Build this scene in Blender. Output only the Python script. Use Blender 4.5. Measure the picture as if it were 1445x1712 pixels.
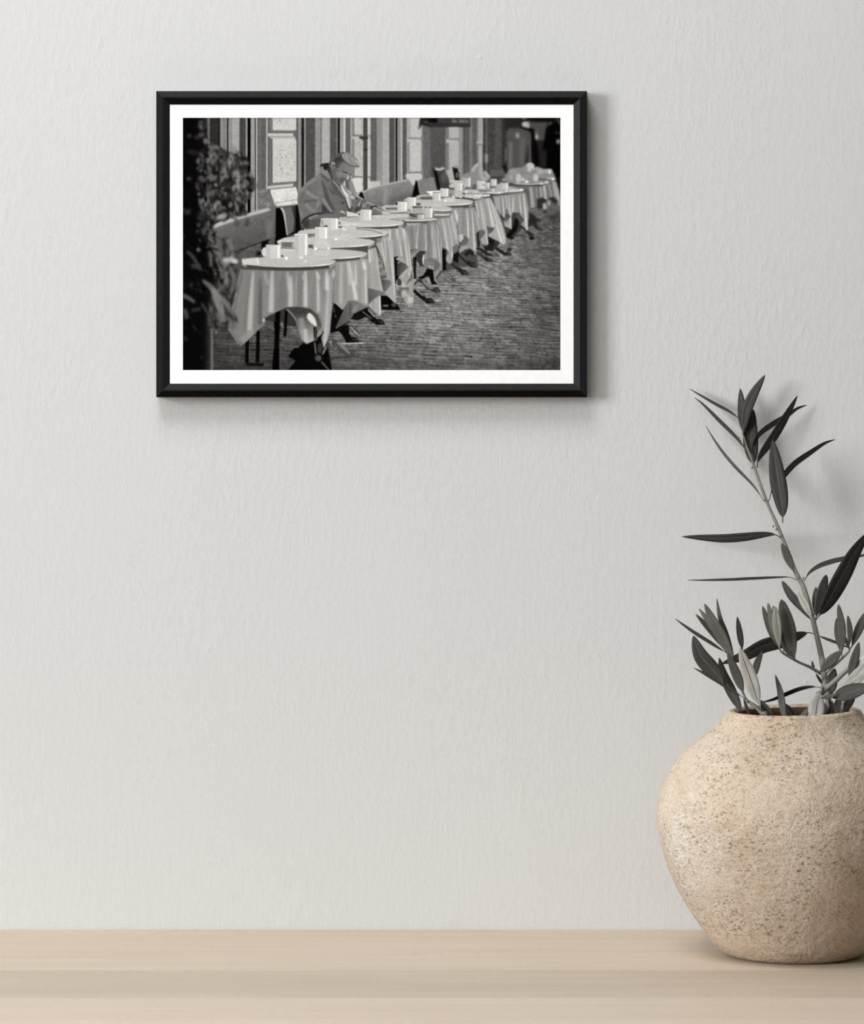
import bpy, bmesh, math, random
import numpy as np
from mathutils import Vector, Matrix, noise as mnoise

for o in list(bpy.data.objects): bpy.data.objects.remove(o, do_unlink=True)
SC = bpy.context.scene
COL = SC.collection
random.seed(5)

# ---------------------------------------------------------------- camera (wall is y = 0, table top z = 0, room towards -y)
FPX, HORIZON, CAM_D, CAM_Z = 6000.0, 680.0, 3.141, 0.458       # focal length and horizon in photograph px
cd = bpy.data.cameras.new('camera'); cam = bpy.data.objects.new('camera', cd); COL.objects.link(cam)
cam.location = (0, -CAM_D, CAM_Z); cam.rotation_euler = (math.pi/2, 0, 0)
cd.sensor_fit = 'VERTICAL'; cd.sensor_height = 36; cd.lens = 36*FPX/1712; cd.shift_y = (HORIZON-856)/1712
cd.clip_start = .05
cd.dof.use_dof = True; cd.dof.focus_distance = 3.07; cd.dof.aperture_fstop = 9
SC.camera = cam
def at(px, py, d):
    """photograph pixel + distance in front of the wall -> world point"""
    D = CAM_D-d
    return Vector(((px-722.5)/FPX*D, -d, CAM_Z-(py-HORIZON)/FPX*D))

# ---------------------------------------------------------------- sky, window light, added overhead light, exposure
w = bpy.data.worlds.new('world'); SC.world = w; w.use_nodes = True
w.node_tree.nodes['Background'].inputs[0].default_value = (.80, .88, 1, 1)
w.node_tree.nodes['Background'].inputs[1].default_value = .6
def area(name, loc, target, sx, sy, power, col):
    l = bpy.data.lights.new(name, 'AREA'); l.shape = 'RECTANGLE'; l.size = sx; l.size_y = sy; l.energy = power; l.color = col
    o = bpy.data.objects.new(name, l); COL.objects.link(o); o.location = loc
    o.rotation_euler = (Vector(target)-Vector(loc)).to_track_quat('-Z', 'Y').to_euler(); return o
WIN = dict(y0=-3.8, y1=-1.95, z0=.25, z1=2.0)
area('window_daylight', (-4.14, (WIN['y0']+WIN['y1'])/2, (WIN['z0']+WIN['z1'])/2), (0, (WIN['y0']+WIN['y1'])/2, (WIN['z0']+WIN['z1'])/2), WIN['y1']-WIN['y0'], WIN['z1']-WIN['z0'], 292, (.97, .985, 1))
area('added_overhead_light', (-.45, -1.05, 2.26), (-.45, -1.05, 0), .85, .85, 30, (1, .985, .965))  # unseen light, added so the frame casts a shadow downwards
SC.view_settings.view_transform = 'Standard'; SC.view_settings.look = 'None'
SC.view_settings.exposure = 0.0; SC.view_settings.gamma = 1.0; SC.view_settings.use_curve_mapping = False

# ---------------------------------------------------------------- the black-and-white café print, painted by code
def paint_print():
    PW, PH, OX, OY = 632, 422, 305.8, 196.9
    rng = np.random.default_rng(7)
    can = np.full((PH, PW), 60.0)
    FR = {'1': (300, 190, 6.568), '2': (500, 190, 6.568), '3': (720, 190, 6.568), '4': (300, 400, 6.568),
          '5': (500, 400, 6.568), '6': (720, 400, 6.568), 'M': (495, 245, 8.5), 'N': (640, 290, 9.031),
          'O': (590, 400, 8.5), 'P': (800, 190, 10.32), 'Q': (450, 380, 7.605), 'R': (740, 330, 7.225),
          'V': (300, 190, 2.258), 'X': (0, 0, 1.0)}
    def C(f, pts):
        ox, oy, s = FR[f]
        a = np.asarray(pts, float).reshape(-1, 2)
        return a / s + np.array([ox - OX, oy - OY])
    def cat(p, closed, n=6):
        p = np.asarray(p, float); m = len(p); out = []
        for i in range(m if closed else m - 1):
            if closed: a, b, c, d = p[i-1], p[i], p[(i+1) % m], p[(i+2) % m]
            else: a, b, c, d = p[max(i-1, 0)], p[i], p[i+1], p[min(i+2, m-1)]
            for t in np.arange(n) / n:
                out.append(.5*((2*b)+(c-a)*t+(2*a-5*b+4*c-d)*t*t+(3*b-a-3*c+d)*t**3))
        if not closed: out.append(p[-1])
        return np.array(out)
    def gauss(a, s):
        if s <= .15: return a
        r = max(1, int(3*s+.5)); k = np.exp(-.5*(np.arange(-r, r+1)/s)**2); k /= k.sum()
        p = np.pad(a, r, mode='edge')
        q = sum(k[i]*p[i:i+a.shape[0], :] for i in range(2*r+1))
        return sum(k[i]*q[:, i:i+a.shape[1]] for i in range(2*r+1))
    def mask(p, blur=.35):
        SS = 4; pad = int(3*blur)+2
        x0 = max(0, int(p[:, 0].min())-pad); x1 = min(PW, int(p[:, 0].max())+pad+1)
        y0 = max(0, int(p[:, 1].min())-pad); y1 = min(PH, int(p[:, 1].max())+pad+1)
        if x1 <= x0 or y1 <= y0: return None
        w, h = x1-x0, y1-y0; cols = np.arange(w)
        out = np.zeros((h, w)); a = p; b = np.roll(p, -1, 0)
        lo = np.minimum(a[:, 1], b[:, 1]); hi = np.maximum(a[:, 1], b[:, 1]); dy = b[:, 1]-a[:, 1]
        for j in range(h*SS):
            y = y0+(j+.5)/SS; s = (lo <= y) & (hi > y)
            if not s.any(): continue
            xs = np.sort(a[s, 0]+(y-a[s, 1])/dy[s]*(b[s, 0]-a[s, 0]))-x0
            for k in range(0, len(xs)-1, 2):
                out[j//SS] += np.clip(xs[k+1]-cols, 0, 1)-np.clip(xs[k]-cols, 0, 1)
        return x0, y0, x1, y1, gauss(out/SS, blur)
    def comp(m, tone, a=1., clip=None):
        if m is None: return
        x0, y0, x1, y1, mm = m
        mm = mm*a
        if clip is not None: mm = mm*clip[y0:y1, x0:x1]
        if isinstance(tone, tuple):          # (x0,y0,t0,x1,y1,t1) linear gradient, canvas px
            gx0, gy0, t0, gx1, gy1, t1 = tone
            yy, xx = np.mgrid[y0:y1, x0:x1]
            d2 = (gx1-gx0)**2+(gy1-gy0)**2
            u = np.clip(((xx-gx0)*(gx1-gx0)+(yy-gy0)*(gy1-gy0))/d2, 0, 1)
            tone = t0+(t1-t0)*u
        elif isinstance(tone, np.ndarray): tone = tone[y0:y1, x0:x1]
        r = can[y0:y1, x0:x1]; r[...] = r*(1-mm)+tone*mm
    def G(f, x0, y0, t0, x1, y1, t1):
        q = C(f, [(x0, y0), (x1, y1)]); return (q[0, 0], q[0, 1], t0, q[1, 0], q[1, 1], t1)
    def poly(f, pts, tone, blur=.35, a=1., clip=None, sm=False):
        p = C(f, pts)
        if sm: p = cat(p, True)
        comp(mask(p, blur), tone, a, clip)
    def full(f, pts, blur=.35, sm=False):
        p = C(f, pts)
        if sm: p = cat(p, True)
        m = mask(p, blur); o = np.zeros((PH, PW))
        if m: o[m[1]:m[3], m[0]:m[2]] = m[4]
        return o
    def rect(f, x0, y0, x1, y1, tone, blur=.35, a=1., clip=None):
        poly(f, [(x0, y0), (x1, y0), (x1, y1), (x0, y1)], tone, blur, a, clip)
    def ell(f, cx, cy, rx, ry, tone, blur=.35, a=1., clip=None):
        t = np.linspace(0, 2*np.pi, 28, endpoint=False)
        poly(f, np.stack([cx+rx*np.cos(t), cy+ry*np.sin(t)], 1), tone, blur, a, clip)
    def stroke(f, pts, w, tone, blur=.35, a=1., clip=None):
        s = FR[f][2]; p = C(f, pts)
        if len(p) > 2: p = cat(p, False, 5)
        n = len(p)
        w = np.interp(np.linspace(0, 1, n), np.linspace(0, 1, len(w)), w) if hasattr(w, '__len__') else np.full(n, w)
        w = np.maximum(w/s*.5, .12)[:, None]
        d = np.gradient(p, axis=0); d /= np.linalg.norm(d, axis=1)[:, None]+1e-9
        nn = np.stack([-d[:, 1], d[:, 0]], 1)
        comp(mask(np.concatenate([p+nn*w, (p-nn*w)[::-1]]), blur), tone, a, clip)
    def field(sx, sy, seed=0):
        g = np.random.default_rng(seed).standard_normal((PH, PW))
        def b1(a, s, ax):
            if s <= .15: return a
            r = int(3*s+.5); k = np.exp(-.5*(np.arange(-r, r+1)/s)**2); k /= k.sum()
            return np.apply_along_axis(lambda v: np.convolve(np.pad(v, r, mode='reflect'), k, 'valid'), ax, a)
        g = b1(b1(g, sx, 1), sy, 0); return (g-g.mean())/g.std()
    YY, XX = np.mgrid[0:PH, 0:PW].astype(float)
    fine = field(.7, .7, 1); mid = field(2.2, 2.2, 2)

    # ------------------------------------------------ facade, from left to right
    def stripes(f, y1, lst, blur):
        for (a, b, t) in lst: rect(f, a, 0, b, y1, t, blur)
    stripes('1', 1450, [(0, 312, 3), (310, 342, 88), (340, 457, 31), (428, 457, 24), (455, 532, 118), (490, 506, 100), (528, 546, 12), (544, 582, 122), (572, 582, 96),
                        (580, 667, 143), (665, 738, 52), (733, 757, 128), (753, 792, 2), (788, 838, 134), (834, 850, 34), (848, 863, 188),
                        (861, 962, 74), (875, 905, 84), (958, 975, 168), (973, 1290, 84), (1285, 1312, 74), (1310, 1347, 124), (1344, 1377, 12), (1374, 1394, 140), (1391, 1460, 58)], .45)
    stripes('2', 1450, [(0, 34, 118), (30, 64, 16), (61, 80, 132), (77, 182, 60), (180, 243, 124), (240, 257, 92), (254, 347, 152), (344, 418, 66),
                        (414, 432, 108), (429, 455, 5), (452, 498, 130), (494, 516, 194), (513, 573, 74), (569, 584, 168), (582, 612, 108), (610, 714, 150),
                        (750, 788, 172), (784, 858, 74), (855, 918, 122), (915, 998, 150), (994, 1052, 62), (1048, 1066, 112), (1063, 1085, 8),
                        (1082, 1122, 120), (1118, 1142, 168), (1138, 1188, 68), (1184, 1218, 150), (1215, 1345, 150), (1340, 1368, 112), (1362, 1460, 84)], .55)
    stripes('3', 1450, [(0, 170, 64), (165, 203, 112), (183, 203, 90), (200, 315, 130), (310, 363, 124), (358, 428, 62), (385, 402, 86), (424, 464, 104), (458, 530, 82), (470, 500, 70),
                        (522, 580, 150), (574, 604, 28), (600, 628, 78), (624, 795, 50), (700, 770, 62), (790, 865, 38), (858, 904, 72), (900, 1110, 64), (1100, 1460, 10)], 1.2)
    # glass reflections
    comp((0, 0, PW, PH, np.ones((PH, PW))), can+1.6*fine+2.0*mid)
    # first pillar
    poly('1', [(1005, 45), (1030, 45), (1030, 170), (1005, 205)], 100)
    st = np.clip(186+np.where(fine > .35, -30*(fine-.3), 0)+3*mid, 80, 215)
    flat = np.clip(186+2*fine, 0, 255)
    poly('1', [(1030, 40), (1287, 40), (1287, 185), (1255, 195), (1030, 195)], flat)
    rect('1', 1048, 40, 1272, 140, st, 1.)
    poly('1', [(1005, 200), (1030, 188), (1287, 190), (1250, 220), (1000, 222)], 92, .5)
    rect('1', 975, 222, 1254, 252, 178)
    poly('1', [(980, 258), (1030, 285), (1030, 760), (985, 795)], 84)
    poly('1', [(980, 255), (1262, 252), (1288, 285), (1030, 290)], 150)
    poly('1', [(1030, 278), (1265, 278), (1288, 300), (1288, 745), (1265, 752), (1030, 768)], flat)
    poly('1', [(1045, 330), (1275, 330), (1275, 690), (1045, 700)], st, 1.2)
    poly('1', [(1030, 762), (1282, 745), (1255, 772), (990, 795)], 96, .5)
    poly('1', [(975, 800), (1252, 772), (1252, 802), (970, 828)], 178)
    poly('1', [(862, 842), (965, 838), (1040, 985), (1075, 1030), (1070, 1075), (862, 1055)], np.clip(96+9*fine+8*mid, 30, 200), .5)
    poly('1', [(1005, 838), (1285, 808), (1305, 880), (1300, 940), (1045, 975), (1010, 880)], np.clip(204+5*fine+4*mid, 0, 255), .5)
    poly('1', [(1040, 968), (1308, 905), (1308, 1000), (1085, 1028), (1045, 990)], np.clip(194+6*fine+5*mid, 0, 255), .5)
    stroke('1', [(1050, 985), (1200, 960), (1305, 945)], 7, 120)
    stroke('1', [(1080, 1025), (1200, 1012), (1300, 1000)], 12, 100)
    # second pillar with drainpipe
    st2 = np.clip(168+4*fine+5*mid, 0, 255)
    for y0, y1 in ((30, 240), (285, 690)):
        poly('2', [(608, y0), (697, y0), (700, y1-10), (690, y1), (625, y1), (608, y1-20)], st2, .7)
        rect('2', 585, y0+5, 610, y1-10, 112, .8)
        stroke('2', [(600, y1+8), (700, y1+8)], 14, 82, .8)
        rect('2', 752, y0, 787, y1, np.clip(178+3*fine, 0, 255), .8)
        stroke('2', [(755, y1+8), (785, y1+8)], 12, 95, .7)
    rect('2', 582, 258, 665, 280, 172, .7)
    poly('2', [(585, 720), (700, 715), (690, 790), (720, 820), (640, 870), (610, 830)], 196, .8, sm=True)
    poly('2', [(545, 740), (590, 745), (620, 840), (640, 900), (560, 850)], 118, .8)
    poly('2', [(752, 720), (785, 740), (800, 790), (895, 775), (890, 800), (760, 845)], 190, .8)
    rect('2', 785, 745, 895, 790, 176, .8)
    rect('2', 709, 40, 754, 845, 42, .5)
    rect('2', 724, 40, 738, 830, 66, .7)
    stroke('2', [(665, 268), (760, 272)], 26, 34, .6)
    stroke('2', [(712, 400), (752, 400)], 16, 26, .5)
    rect('2', 690, 275, 712, 300, 60, .6)
    # third pillar
    poly('2', [(1218, 40), (1345, 40), (1345, 250), (1330, 272), (1230, 272)], np.clip(172+3.5*fine, 0, 255), .8)
    stroke('2', [(1200, 276), (1340, 280)], 16, 96, .9)
    rect('2', 1185, 287, 1335, 308, 176, .8)
    poly('2', [(1208, 320), (1230, 308), (1342, 308), (1342, 630), (1325, 645), (1215, 645)], np.clip(174+3.5*fine, 0, 255), .8)
    rect('2', 1190, 320, 1216, 640, 118, .8)
    stroke('2', [(1200, 652), (1342, 648)], 16, 90, .9)
    poly('2', [(1180, 670), (1335, 665), (1345, 720), (1290, 745), (1210, 760), (1190, 720)], 186, 1., sm=True)
    # dark sign across the far facade
    poly('2', [(1330, 40), (1460, 40), (1460, 160), (1350, 130), (1310, 190)], 22, 1.2)
    rect('3', -10, 30, 436, 152, 44, 1.); rect('3', -20, 30, 75, 108, 6, 1.)
    poly('3', [(75, 108), (436, 128), (436, 152), (-10, 152), (-10, 118)], 34, 1.)
    stroke('2', [(1370, 95), (1425, 105)], 22, 50, 1.)
    for x, h in ((245, 40), (262, 28), (278, 24), (318, 36), (338, 26), (356, 34), (384, 30), (404, 22)):
        stroke('3', [(x, 102-h), (x+5, 100)], 13, 140, .9, .7)
    stroke('3', [(235, 98), (290, 98)], 12, 105, .9, .6); stroke('3', [(310, 98), (410, 102)], 12, 105, .9, .6)
    for y0, y1 in ((155, 278), (318, 640)):
        rect('3', 205, y0, 312, y1, np.clip(158+3*fine, 0, 255), 1.2)
    rect('3', 172, 292, 300, 325, 168, 1.2); stroke('3', [(205, 285), (310, 285)], 12, 96, 1.)
    stroke('3', [(505, 322), (575, 322)], 22, 168, 1.4); ell('3', 540, 345, 35, 12, 110, 1.2)
    rect('3', 528, 60, 572, 300, 142, 1.3)
    # far corner: hanging clothes and dark archway
    rect('P', 450, 60, 760, 270, 26, 2.)
    rect('P', 870, 150, 1190, 480, 58, 2.)
    rect('P', 720, 60, 1420, 135, 8, 1.6)
    stroke('P', [(740, 85), (830, 85)], 40, 96, 1.6)
    poly('P', [(480, 320), (700, 260), (880, 330), (930, 880), (700, 950), (500, 960)], 62, 2.)
    stroke('P', [(555, 500), (550, 940)], 55, 92, 2.)
    stroke('P', [(760, 420), (740, 900)], 90, 76, 2.)
    stroke('P', [(850, 560), (830, 860)], [10, 60], 22, 2.)
    stroke('P', [(470, 600), (465, 820)], 36, 86, 1.5)
    stroke('P', [(440, 60), (430, 900)], 30, 34, 1.4)
    poly('P', [(680, 235), (800, 245), (960, 270), (1010, 480), (1060, 700), (1050, 920), (920, 880), (915, 500), (900, 330)], 4, 1.6)
    poly('P', [(1010, 470), (1140, 500), (1080, 640), (1180, 640), (1170, 930), (1060, 930), (1040, 700)], 22, 1.8)
    poly('P', [(1160, 250), (1420, 120), (1420, 1110), (1340, 1110), (1170, 960), (1180, 650), (1110, 600)], 2, 1.6)
    ell('P', 812, 195, 62, 44, 168, 1.2); ell('P', 850, 225, 30, 32, 150, 1.2)
    ell('P', 672, 385, 34, 48, 132, 1.5); ell('P', 1003, 410, 28, 52, 150, 1.5); ell('P', 990, 340, 18, 40, 90, 1.5); ell('P', 1375, 490, 34, 40, 112, 1.5)
    stroke('P', [(1200, 195), (1260, 160)], 28, 70, 1.3); stroke('P', [(1320, 330), (1400, 350)], 26, 36, 1.3); stroke('P', [(1350, 90), (1410, 190)], 30, 62, 1.6)
    # hydrant-like post base at the far door
    poly('P', [(195, 930), (390, 930), (500, 1060), (460, 1110), (210, 1110)], 72, 1.4)
    stroke('P', [(200, 955), (390, 955)], 30, 50, 1.2); stroke('P', [(210, 1115), (480, 1115)], 30, 26, 1.3)
    poly('P', [(400, 900), (470, 880), (520, 1050), (470, 1040)], 14, 1.3)
    stroke('P', [(135, 700), (135, 850)], 50, 132, 1.4)

    # ------------------------------------------------ cobbled street
    yr = YY-.05*(XX-400)+1.0*field(24, 7, 5)+.3*field(7, 2.2, 35)
    KX, KY = [110, 190, 260, 330, 440], [1.6, 2.5, 3.4, 4.4, 5.6]
    rh = np.interp(yr, KX, KY); tab = np.cumsum(1/np.interp(np.arange(0, 520), KX, KY))
    r = np.interp(yr+40, np.arange(0, 520), tab); ri = np.floor(r).astype(int); rf = r-ri
    hr = np.random.default_rng(3).random(4000); sw = rh*(3.4+1.2*hr[(ri*7) % 4000])
    u = (XX-300+1.2*field(5, 3, 36))/sw+hr[ri % 4000]*9; ui = np.floor(u).astype(int); uf = u-ui
    h2 = np.random.default_rng(4).random(65536); hs = h2[(ri*131+ui*977) % 65536]; hs2 = h2[(ri*57+ui*313+11) % 65536]
    hw = .45+.55*np.clip(.5+.6*field(5, 1.2, 37), 0, 1)
    gap = np.clip((rf-(.66+.18*hs2))/.2, 0, 1)*hw*np.clip(.35+1.0*hs, 0, 1)+.38*np.clip((uf-.88)/.1, 0, 1)*hs2
    lit = np.clip((.5-rf)/.35, 0, 1)*20*hs2
    stone = 104+34*(hs-.5)+lit+4*fine+6*mid-104*np.clip(gap, 0, 1)
    soft = np.clip((YY-130)/90, 0, 1)
    stone = gauss(stone, 1.1)*(1-soft)+gauss(stone, .55)*soft
    low = np.clip((YY-385)/30, 0, 1); stone = gauss(stone, 1.0)*low+stone*(1-low)
    wx = np.interp(XX, [0, 60, 180, 260, 420, 540, 632], [.5, .52, .66, .88, 1.1, 1.0, .66])
    wy = np.interp(YY, [90, 150, 220, 300, 360, 400, 422], [.82, .98, 1.05, 1.05, .98, .82, .68])
    stone = stone*wx*wy+3*field(16, 5, 12)*np.clip(XX/500, 0, 1)
    g = full('X', [(305, 480), (540, 470), (640, 420), (720, 370), (850, 340), (880, 330), (940, 325), (940, 620), (305, 620)], 2.)
    can[...] = can*(1-g)+stone*g
    rect('R', 1240, 0, 1445, 100, 78, 4., .7)

    # ------------------------------------------------ benches behind the tables
    poly('1', [(340, 1260), (430, 1195), (780, 1095), (1000, 1030), (1070, 1032), (1068, 1372), (900, 1430), (640, 1530), (430, 1600), (340, 1600)],
         G('1', 700, 1080, 92, 820, 1440, 62), .5)
    comp((0, 0, PW, PH, full('1', [(600, 1150), (1068, 1040), (1068, 1372), (640, 1530)])*.5), np.clip(can+3*fine+4*mid, 0, 255))
    stroke('1', [(1000, 1170), (990, 1380)], 70, 104, 2.2, .6)
    stroke('1', [(365, 1248), (500, 1195), (600, 1165)], 40, 170, 1.2)
    stroke('1', [(640, 1150), (780, 1108), (900, 1075), (1000, 1050)], [30, 36, 40, 26], 166, 1.)
    stroke('1', [(1005, 1045), (1070, 1045)], 50, 84, 1.)
    poly('4', [(620, 150), (910, 35), (1010, -10), (1085, -10), (1085, 200), (620, 200)], np.clip(66+5*fine+6*mid, 0, 255), .6)
    stroke('4', [(620, 140), (800, 70), (1000, 2)], 10, 16, .5)
    poly('4', [(905, 30), (1085, -30), (1090, 90), (905, 110)], 6, .6)
    poly('4', [(980, 30), (1010, -20), (1060, -20), (1050, 55), (985, 60)], 66, .6)
    ell('4', 872, 155, 34, 34, 36, .6); ell('4', 880, 156, 16, 16, 4, .5)
    # chair beside the man
    poly('1', [(1062, 1040), (1310, 1010), (1330, 1300), (1060, 1400)], 3, .5)
    poly('1', [(1125, 1035), (1308, 1010), (1305, 1090), (1280, 1290), (1190, 1345), (1165, 1200)], G('1', 1120, 1100, 62, 1300, 1100, 30), .5)
    poly('1', [(1150, 1035), (1235, 1025), (1270, 1180), (1250, 1290), (1190, 1340)], 84, .8)
    stroke('1', [(1122, 1035), (1150, 1085), (1170, 1200), (1188, 1335)], [26, 22, 14, 12], 168, .5)
    # bench right of the man
    poly('2', [(655, 905), (675, 865), (700, 862), (725, 950)], 10, .5)
    poly('2', [(705, 862), (800, 815), (1000, 765), (1190, 722), (1270, 735), (1285, 760), (1245, 925), (1000, 1005), (900, 1020), (760, 972), (722, 950)], G('2', 900, 780, 122, 960, 1010, 84), .5)
    comp((0, 0, PW, PH, full('2', [(720, 870), (1250, 745), (1240, 920), (1000, 1000), (740, 960)])*.7), np.clip(can+3*fine+4*mid, 0, 255))
    stroke('2', [(705, 866), (800, 822), (1000, 772), (1190, 730)], 14, 158, .7)
    stroke('2', [(955, 830), (945, 1000)], 50, 134, 2., .7); stroke('2', [(1030, 960), (1235, 900)], 50, 74, 2., .7)
    poly('2', [(1190, 690), (1335, 680), (1340, 720), (1260, 790), (1225, 750)], 180, 1., sm=True)
    poly('2', [(1238, 925), (1282, 735), (1300, 740), (1330, 905)], 4, .6)
    poly('2', [(1308, 735), (1460, 708), (1500, 710), (1520, 860), (1330, 910)], 106, .7)
    rect('3', -10, 705, 52, 740, 124, .9)
    poly('3', [(-10, 705), (50, 705), (72, 835), (-10, 850)], 110, .9)
    # chairs further back
    poly('3', [(20, 605), (150, 620), (195, 720), (215, 830), (70, 835), (40, 700)], 46, 1.2)
    poly('3', [(28, 600), (70, 620), (110, 835), (75, 835)], 8, 1.)
    ell('3', 150, 700, 36, 60, 70, 2.); stroke('3', [(50, 605), (95, 618), (150, 598)], 26, 176, 1.)
    poly('3', [(165, 630), (255, 620), (270, 740), (215, 740)], 156, 1.2)
    poly('3', [(238, 590), (300, 600), (320, 735), (265, 735)], 8, 1.); ell('3', 290, 680, 14, 34, 84, 1.)
    stroke('3', [(265, 590), (330, 582)], 26, 130, 1.1)
    poly('3', [(325, 680), (450, 640), (480, 570), (530, 555), (590, 640), (655, 690), (640, 740), (450, 790), (330, 740)], 118, 1.3)
    stroke('3', [(455, 640), (490, 585), (530, 560)], 30, 162, 1.2); stroke('3', [(545, 590), (560, 700), (620, 720)], 36, 150, 1.3)
    stroke('3', [(590, 640), (650, 710)], 30, 156, 1.2); poly('3', [(655, 700), (840, 690), (850, 720), (740, 760), (650, 740)], 52, 1.3)

    # ------------------------------------------------ the man reading at his table
    poly('M', [(0, 840), (60, 820), (120, 1080), (100, 1160), (0, 1240)], 4, .5)
    coat = [(22, 740), (60, 620), (130, 545), (200, 480), (320, 405), (352, 370), (372, 300), (420, 345), (495, 430), (497, 475), (525, 478), (600, 550), (640, 555), (700, 590),
            (800, 680), (860, 715), (960, 765), (1120, 840), (1165, 865), (1085, 900), (1070, 960), (900, 990), (720, 940), (540, 940), (330, 970), (215, 990), (120, 1060), (70, 1130), (60, 1000), (30, 830)]
    cm = full('M', coat, .4)
    poly('M', coat, G('M', 100, 500, 96, 760, 900, 80), .4)
    stroke('M', [(60, 640), (150, 550), (340, 415)], 44, 112, 1.2, .9, cm)
    stroke('M', [(330, 420), (380, 560), (330, 700)], 90, 104, 2., .7, cm)
    stroke('M', [(360, 400), (470, 500)], 40, 66, .8, .8, cm)
    poly('M', [(350, 370), (372, 305), (420, 350), (497, 430), (495, 478), (430, 440)], 112, .5, clip=cm)
    stroke('M', [(350, 375), (430, 440), (492, 480)], 9, 60, .5, 1, cm)
    stroke('M', [(370, 480), (410, 600), (450, 740), (540, 920)], [20, 46, 50, 40], 58, 1.2, .9, cm)
    stroke('M', [(380, 740), (440, 830), (520, 940)], [30, 26, 26], 128, .9, .95, cm)
    poly('M', [(372, 830), (385, 820), (480, 930), (372, 930)], 46, .7, clip=cm)
    stroke('M', [(150, 560), (230, 640)], [10, 40], 78, 1., .9, cm); stroke('M', [(150, 640), (260, 720), (340, 740)], [50, 40, 20], 122, 1.3, .9, cm)
    stroke('M', [(120, 650), (60, 800)], 26, 78, 1., .9, cm); stroke('M', [(120, 790), (230, 770), (320, 770)], [40, 30, 14], 68, 1.2, .9, cm)
    stroke('M', [(140, 820), (200, 880), (240, 880)], 40, 120, 1.3, .8, cm); stroke('M', [(290, 880), (340, 780)], [20, 50], 118, 1.2, .9, cm)
    stroke('M', [(60, 920), (90, 1000)], 40, 110, 1.2, .8, cm); stroke('M', [(180, 900), (300, 920)], 40, 110, 1.2, .8, cm)
    # lapel, shirt and lit front
    poly('M', [(495, 480), (530, 485), (610, 590), (700, 720), (690, 760), (560, 690), (530, 640)], 68, .5, clip=cm)
    stroke('M', [(480, 590), (540, 680)], 16, 44, .6, 1, cm); stroke('M', [(500, 590), (545, 660)], 9, 100, .5, 1, cm)
    stroke('M', [(525, 485), (610, 590), (695, 715)], 8, 172, .3)
    stroke('M', [(560, 700), (600, 850), (650, 930)], 80, 88, 1.6, .8, cm); stroke('M', [(640, 750), (720, 900)], 60, 82, 1., .7, cm)
    poly('M', [(640, 545), (665, 560), (700, 640), (775, 690), (800, 850), (790, 920), (750, 870), (705, 720), (650, 620)], 158, .5)
    stroke('M', [(650, 560), (690, 640), (740, 720)], [12, 22, 26], 212, .5); stroke('M', [(720, 740), (760, 820), (785, 905)], [20, 24, 10], 184, .5)
    stroke('M', [(665, 560), (760, 690), (780, 850)], 9, 96, .4); stroke('M', [(700, 740), (745, 880), (770, 930)], 14, 40, .5)
    poly('M', [(665, 545), (700, 560), (800, 670), (780, 700), (720, 640)], 148, .5); stroke('M', [(700, 575), (740, 620)], 12, 70, .5)
    ell('M', 668, 793, 22, 22, 34, .4); ell('M', 668, 790, 11, 10, 84, .3); stroke('M', [(655, 780), (680, 776)], 6, 130, .3)
    # far sleeve
    stroke('M', [(790, 700), (850, 760), (800, 860)], 60, 92, .9, .9); stroke('M', [(780, 710), (830, 740)], 40, 176, .7); stroke('M', [(850, 735), (880, 745)], 14, 20, .5)
    stroke('M', [(960, 790), (900, 870), (850, 930)], [44, 60, 60], 54, .7); stroke('M', [(925, 770), (890, 850)], [10, 30], 158, .6)
    stroke('M', [(980, 800), (960, 870)], 60, 116, .9); stroke('M', [(1000, 790), (1130, 845)], 26, 134, .6); stroke('M', [(980, 880), (1080, 880)], 30, 92, .9)
    stroke('M', [(800, 860), (760, 930)], 30, 44, .7)
    # near sleeve, forearm and papers
    poly('M', [(70, 1140), (110, 1060), (220, 985), (330, 965), (540, 945), (560, 1010), (370, 1030), (340, 1150), (80, 1170)], 66, .5)
    poly('M', [(190, 1010), (340, 975), (540, 950), (560, 1010), (380, 1025), (280, 1030), (210, 1050)], 88, .5)
    stroke('M', [(195, 1040), (220, 1000), (320, 975)], 24, 118, .6); stroke('M', [(80, 1100), (120, 1040), (230, 975), (400, 945), (540, 940)], [14, 22, 20, 14, 8], 12, .5)
    stroke('M', [(95, 1130), (140, 1050), (200, 1000)], 8, 110, .4); poly('M', [(100, 1080), (180, 1010), (190, 1140), (110, 1160)], 44, .7)
    poly('M', [(720, 920), (900, 965), (925, 1000), (720, 1000)], 200, .4); stroke('M', [(740, 1000), (925, 998)], 8, 70, .4)
    poly('M', [(540, 955), (600, 920), (650, 908), (722, 940), (725, 985), (690, 1005), (600, 1005), (545, 1010)], 88, .5, sm=True)
    stroke('M', [(630, 930), (710, 960)], 18, 150, .5); stroke('M', [(640, 955), (715, 985)], 10, 46, .4); stroke('M', [(645, 912), (690, 935)], 12, 190, .4)
    # head
    poly('M', [(348, 270), (375, 250), (470, 240), (490, 300), (430, 345), (395, 320), (380, 285), (355, 300)], 22, .5, sm=True)
    poly('M', [(430, 320), (500, 300), (560, 460), (525, 480), (495, 430)], 40, .6)
    poly('M', [(495, 300), (560, 290), (610, 310), (660, 250), (760, 285), (840, 300), (825, 350), (800, 400), (775, 420), (750, 465), (735, 490), (705, 485), (680, 520), (640, 550), (600, 545), (530, 470), (500, 400)], G('M', 480, 420, 68, 740, 380, 106), .45)
    ell('M', 640, 300, 50, 36, 108, 1.2, .8); ell('M', 625, 400, 50, 44, 112, 1.4, .8); ell('M', 720, 320, 60, 26, 112, 1.2, .7)
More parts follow.
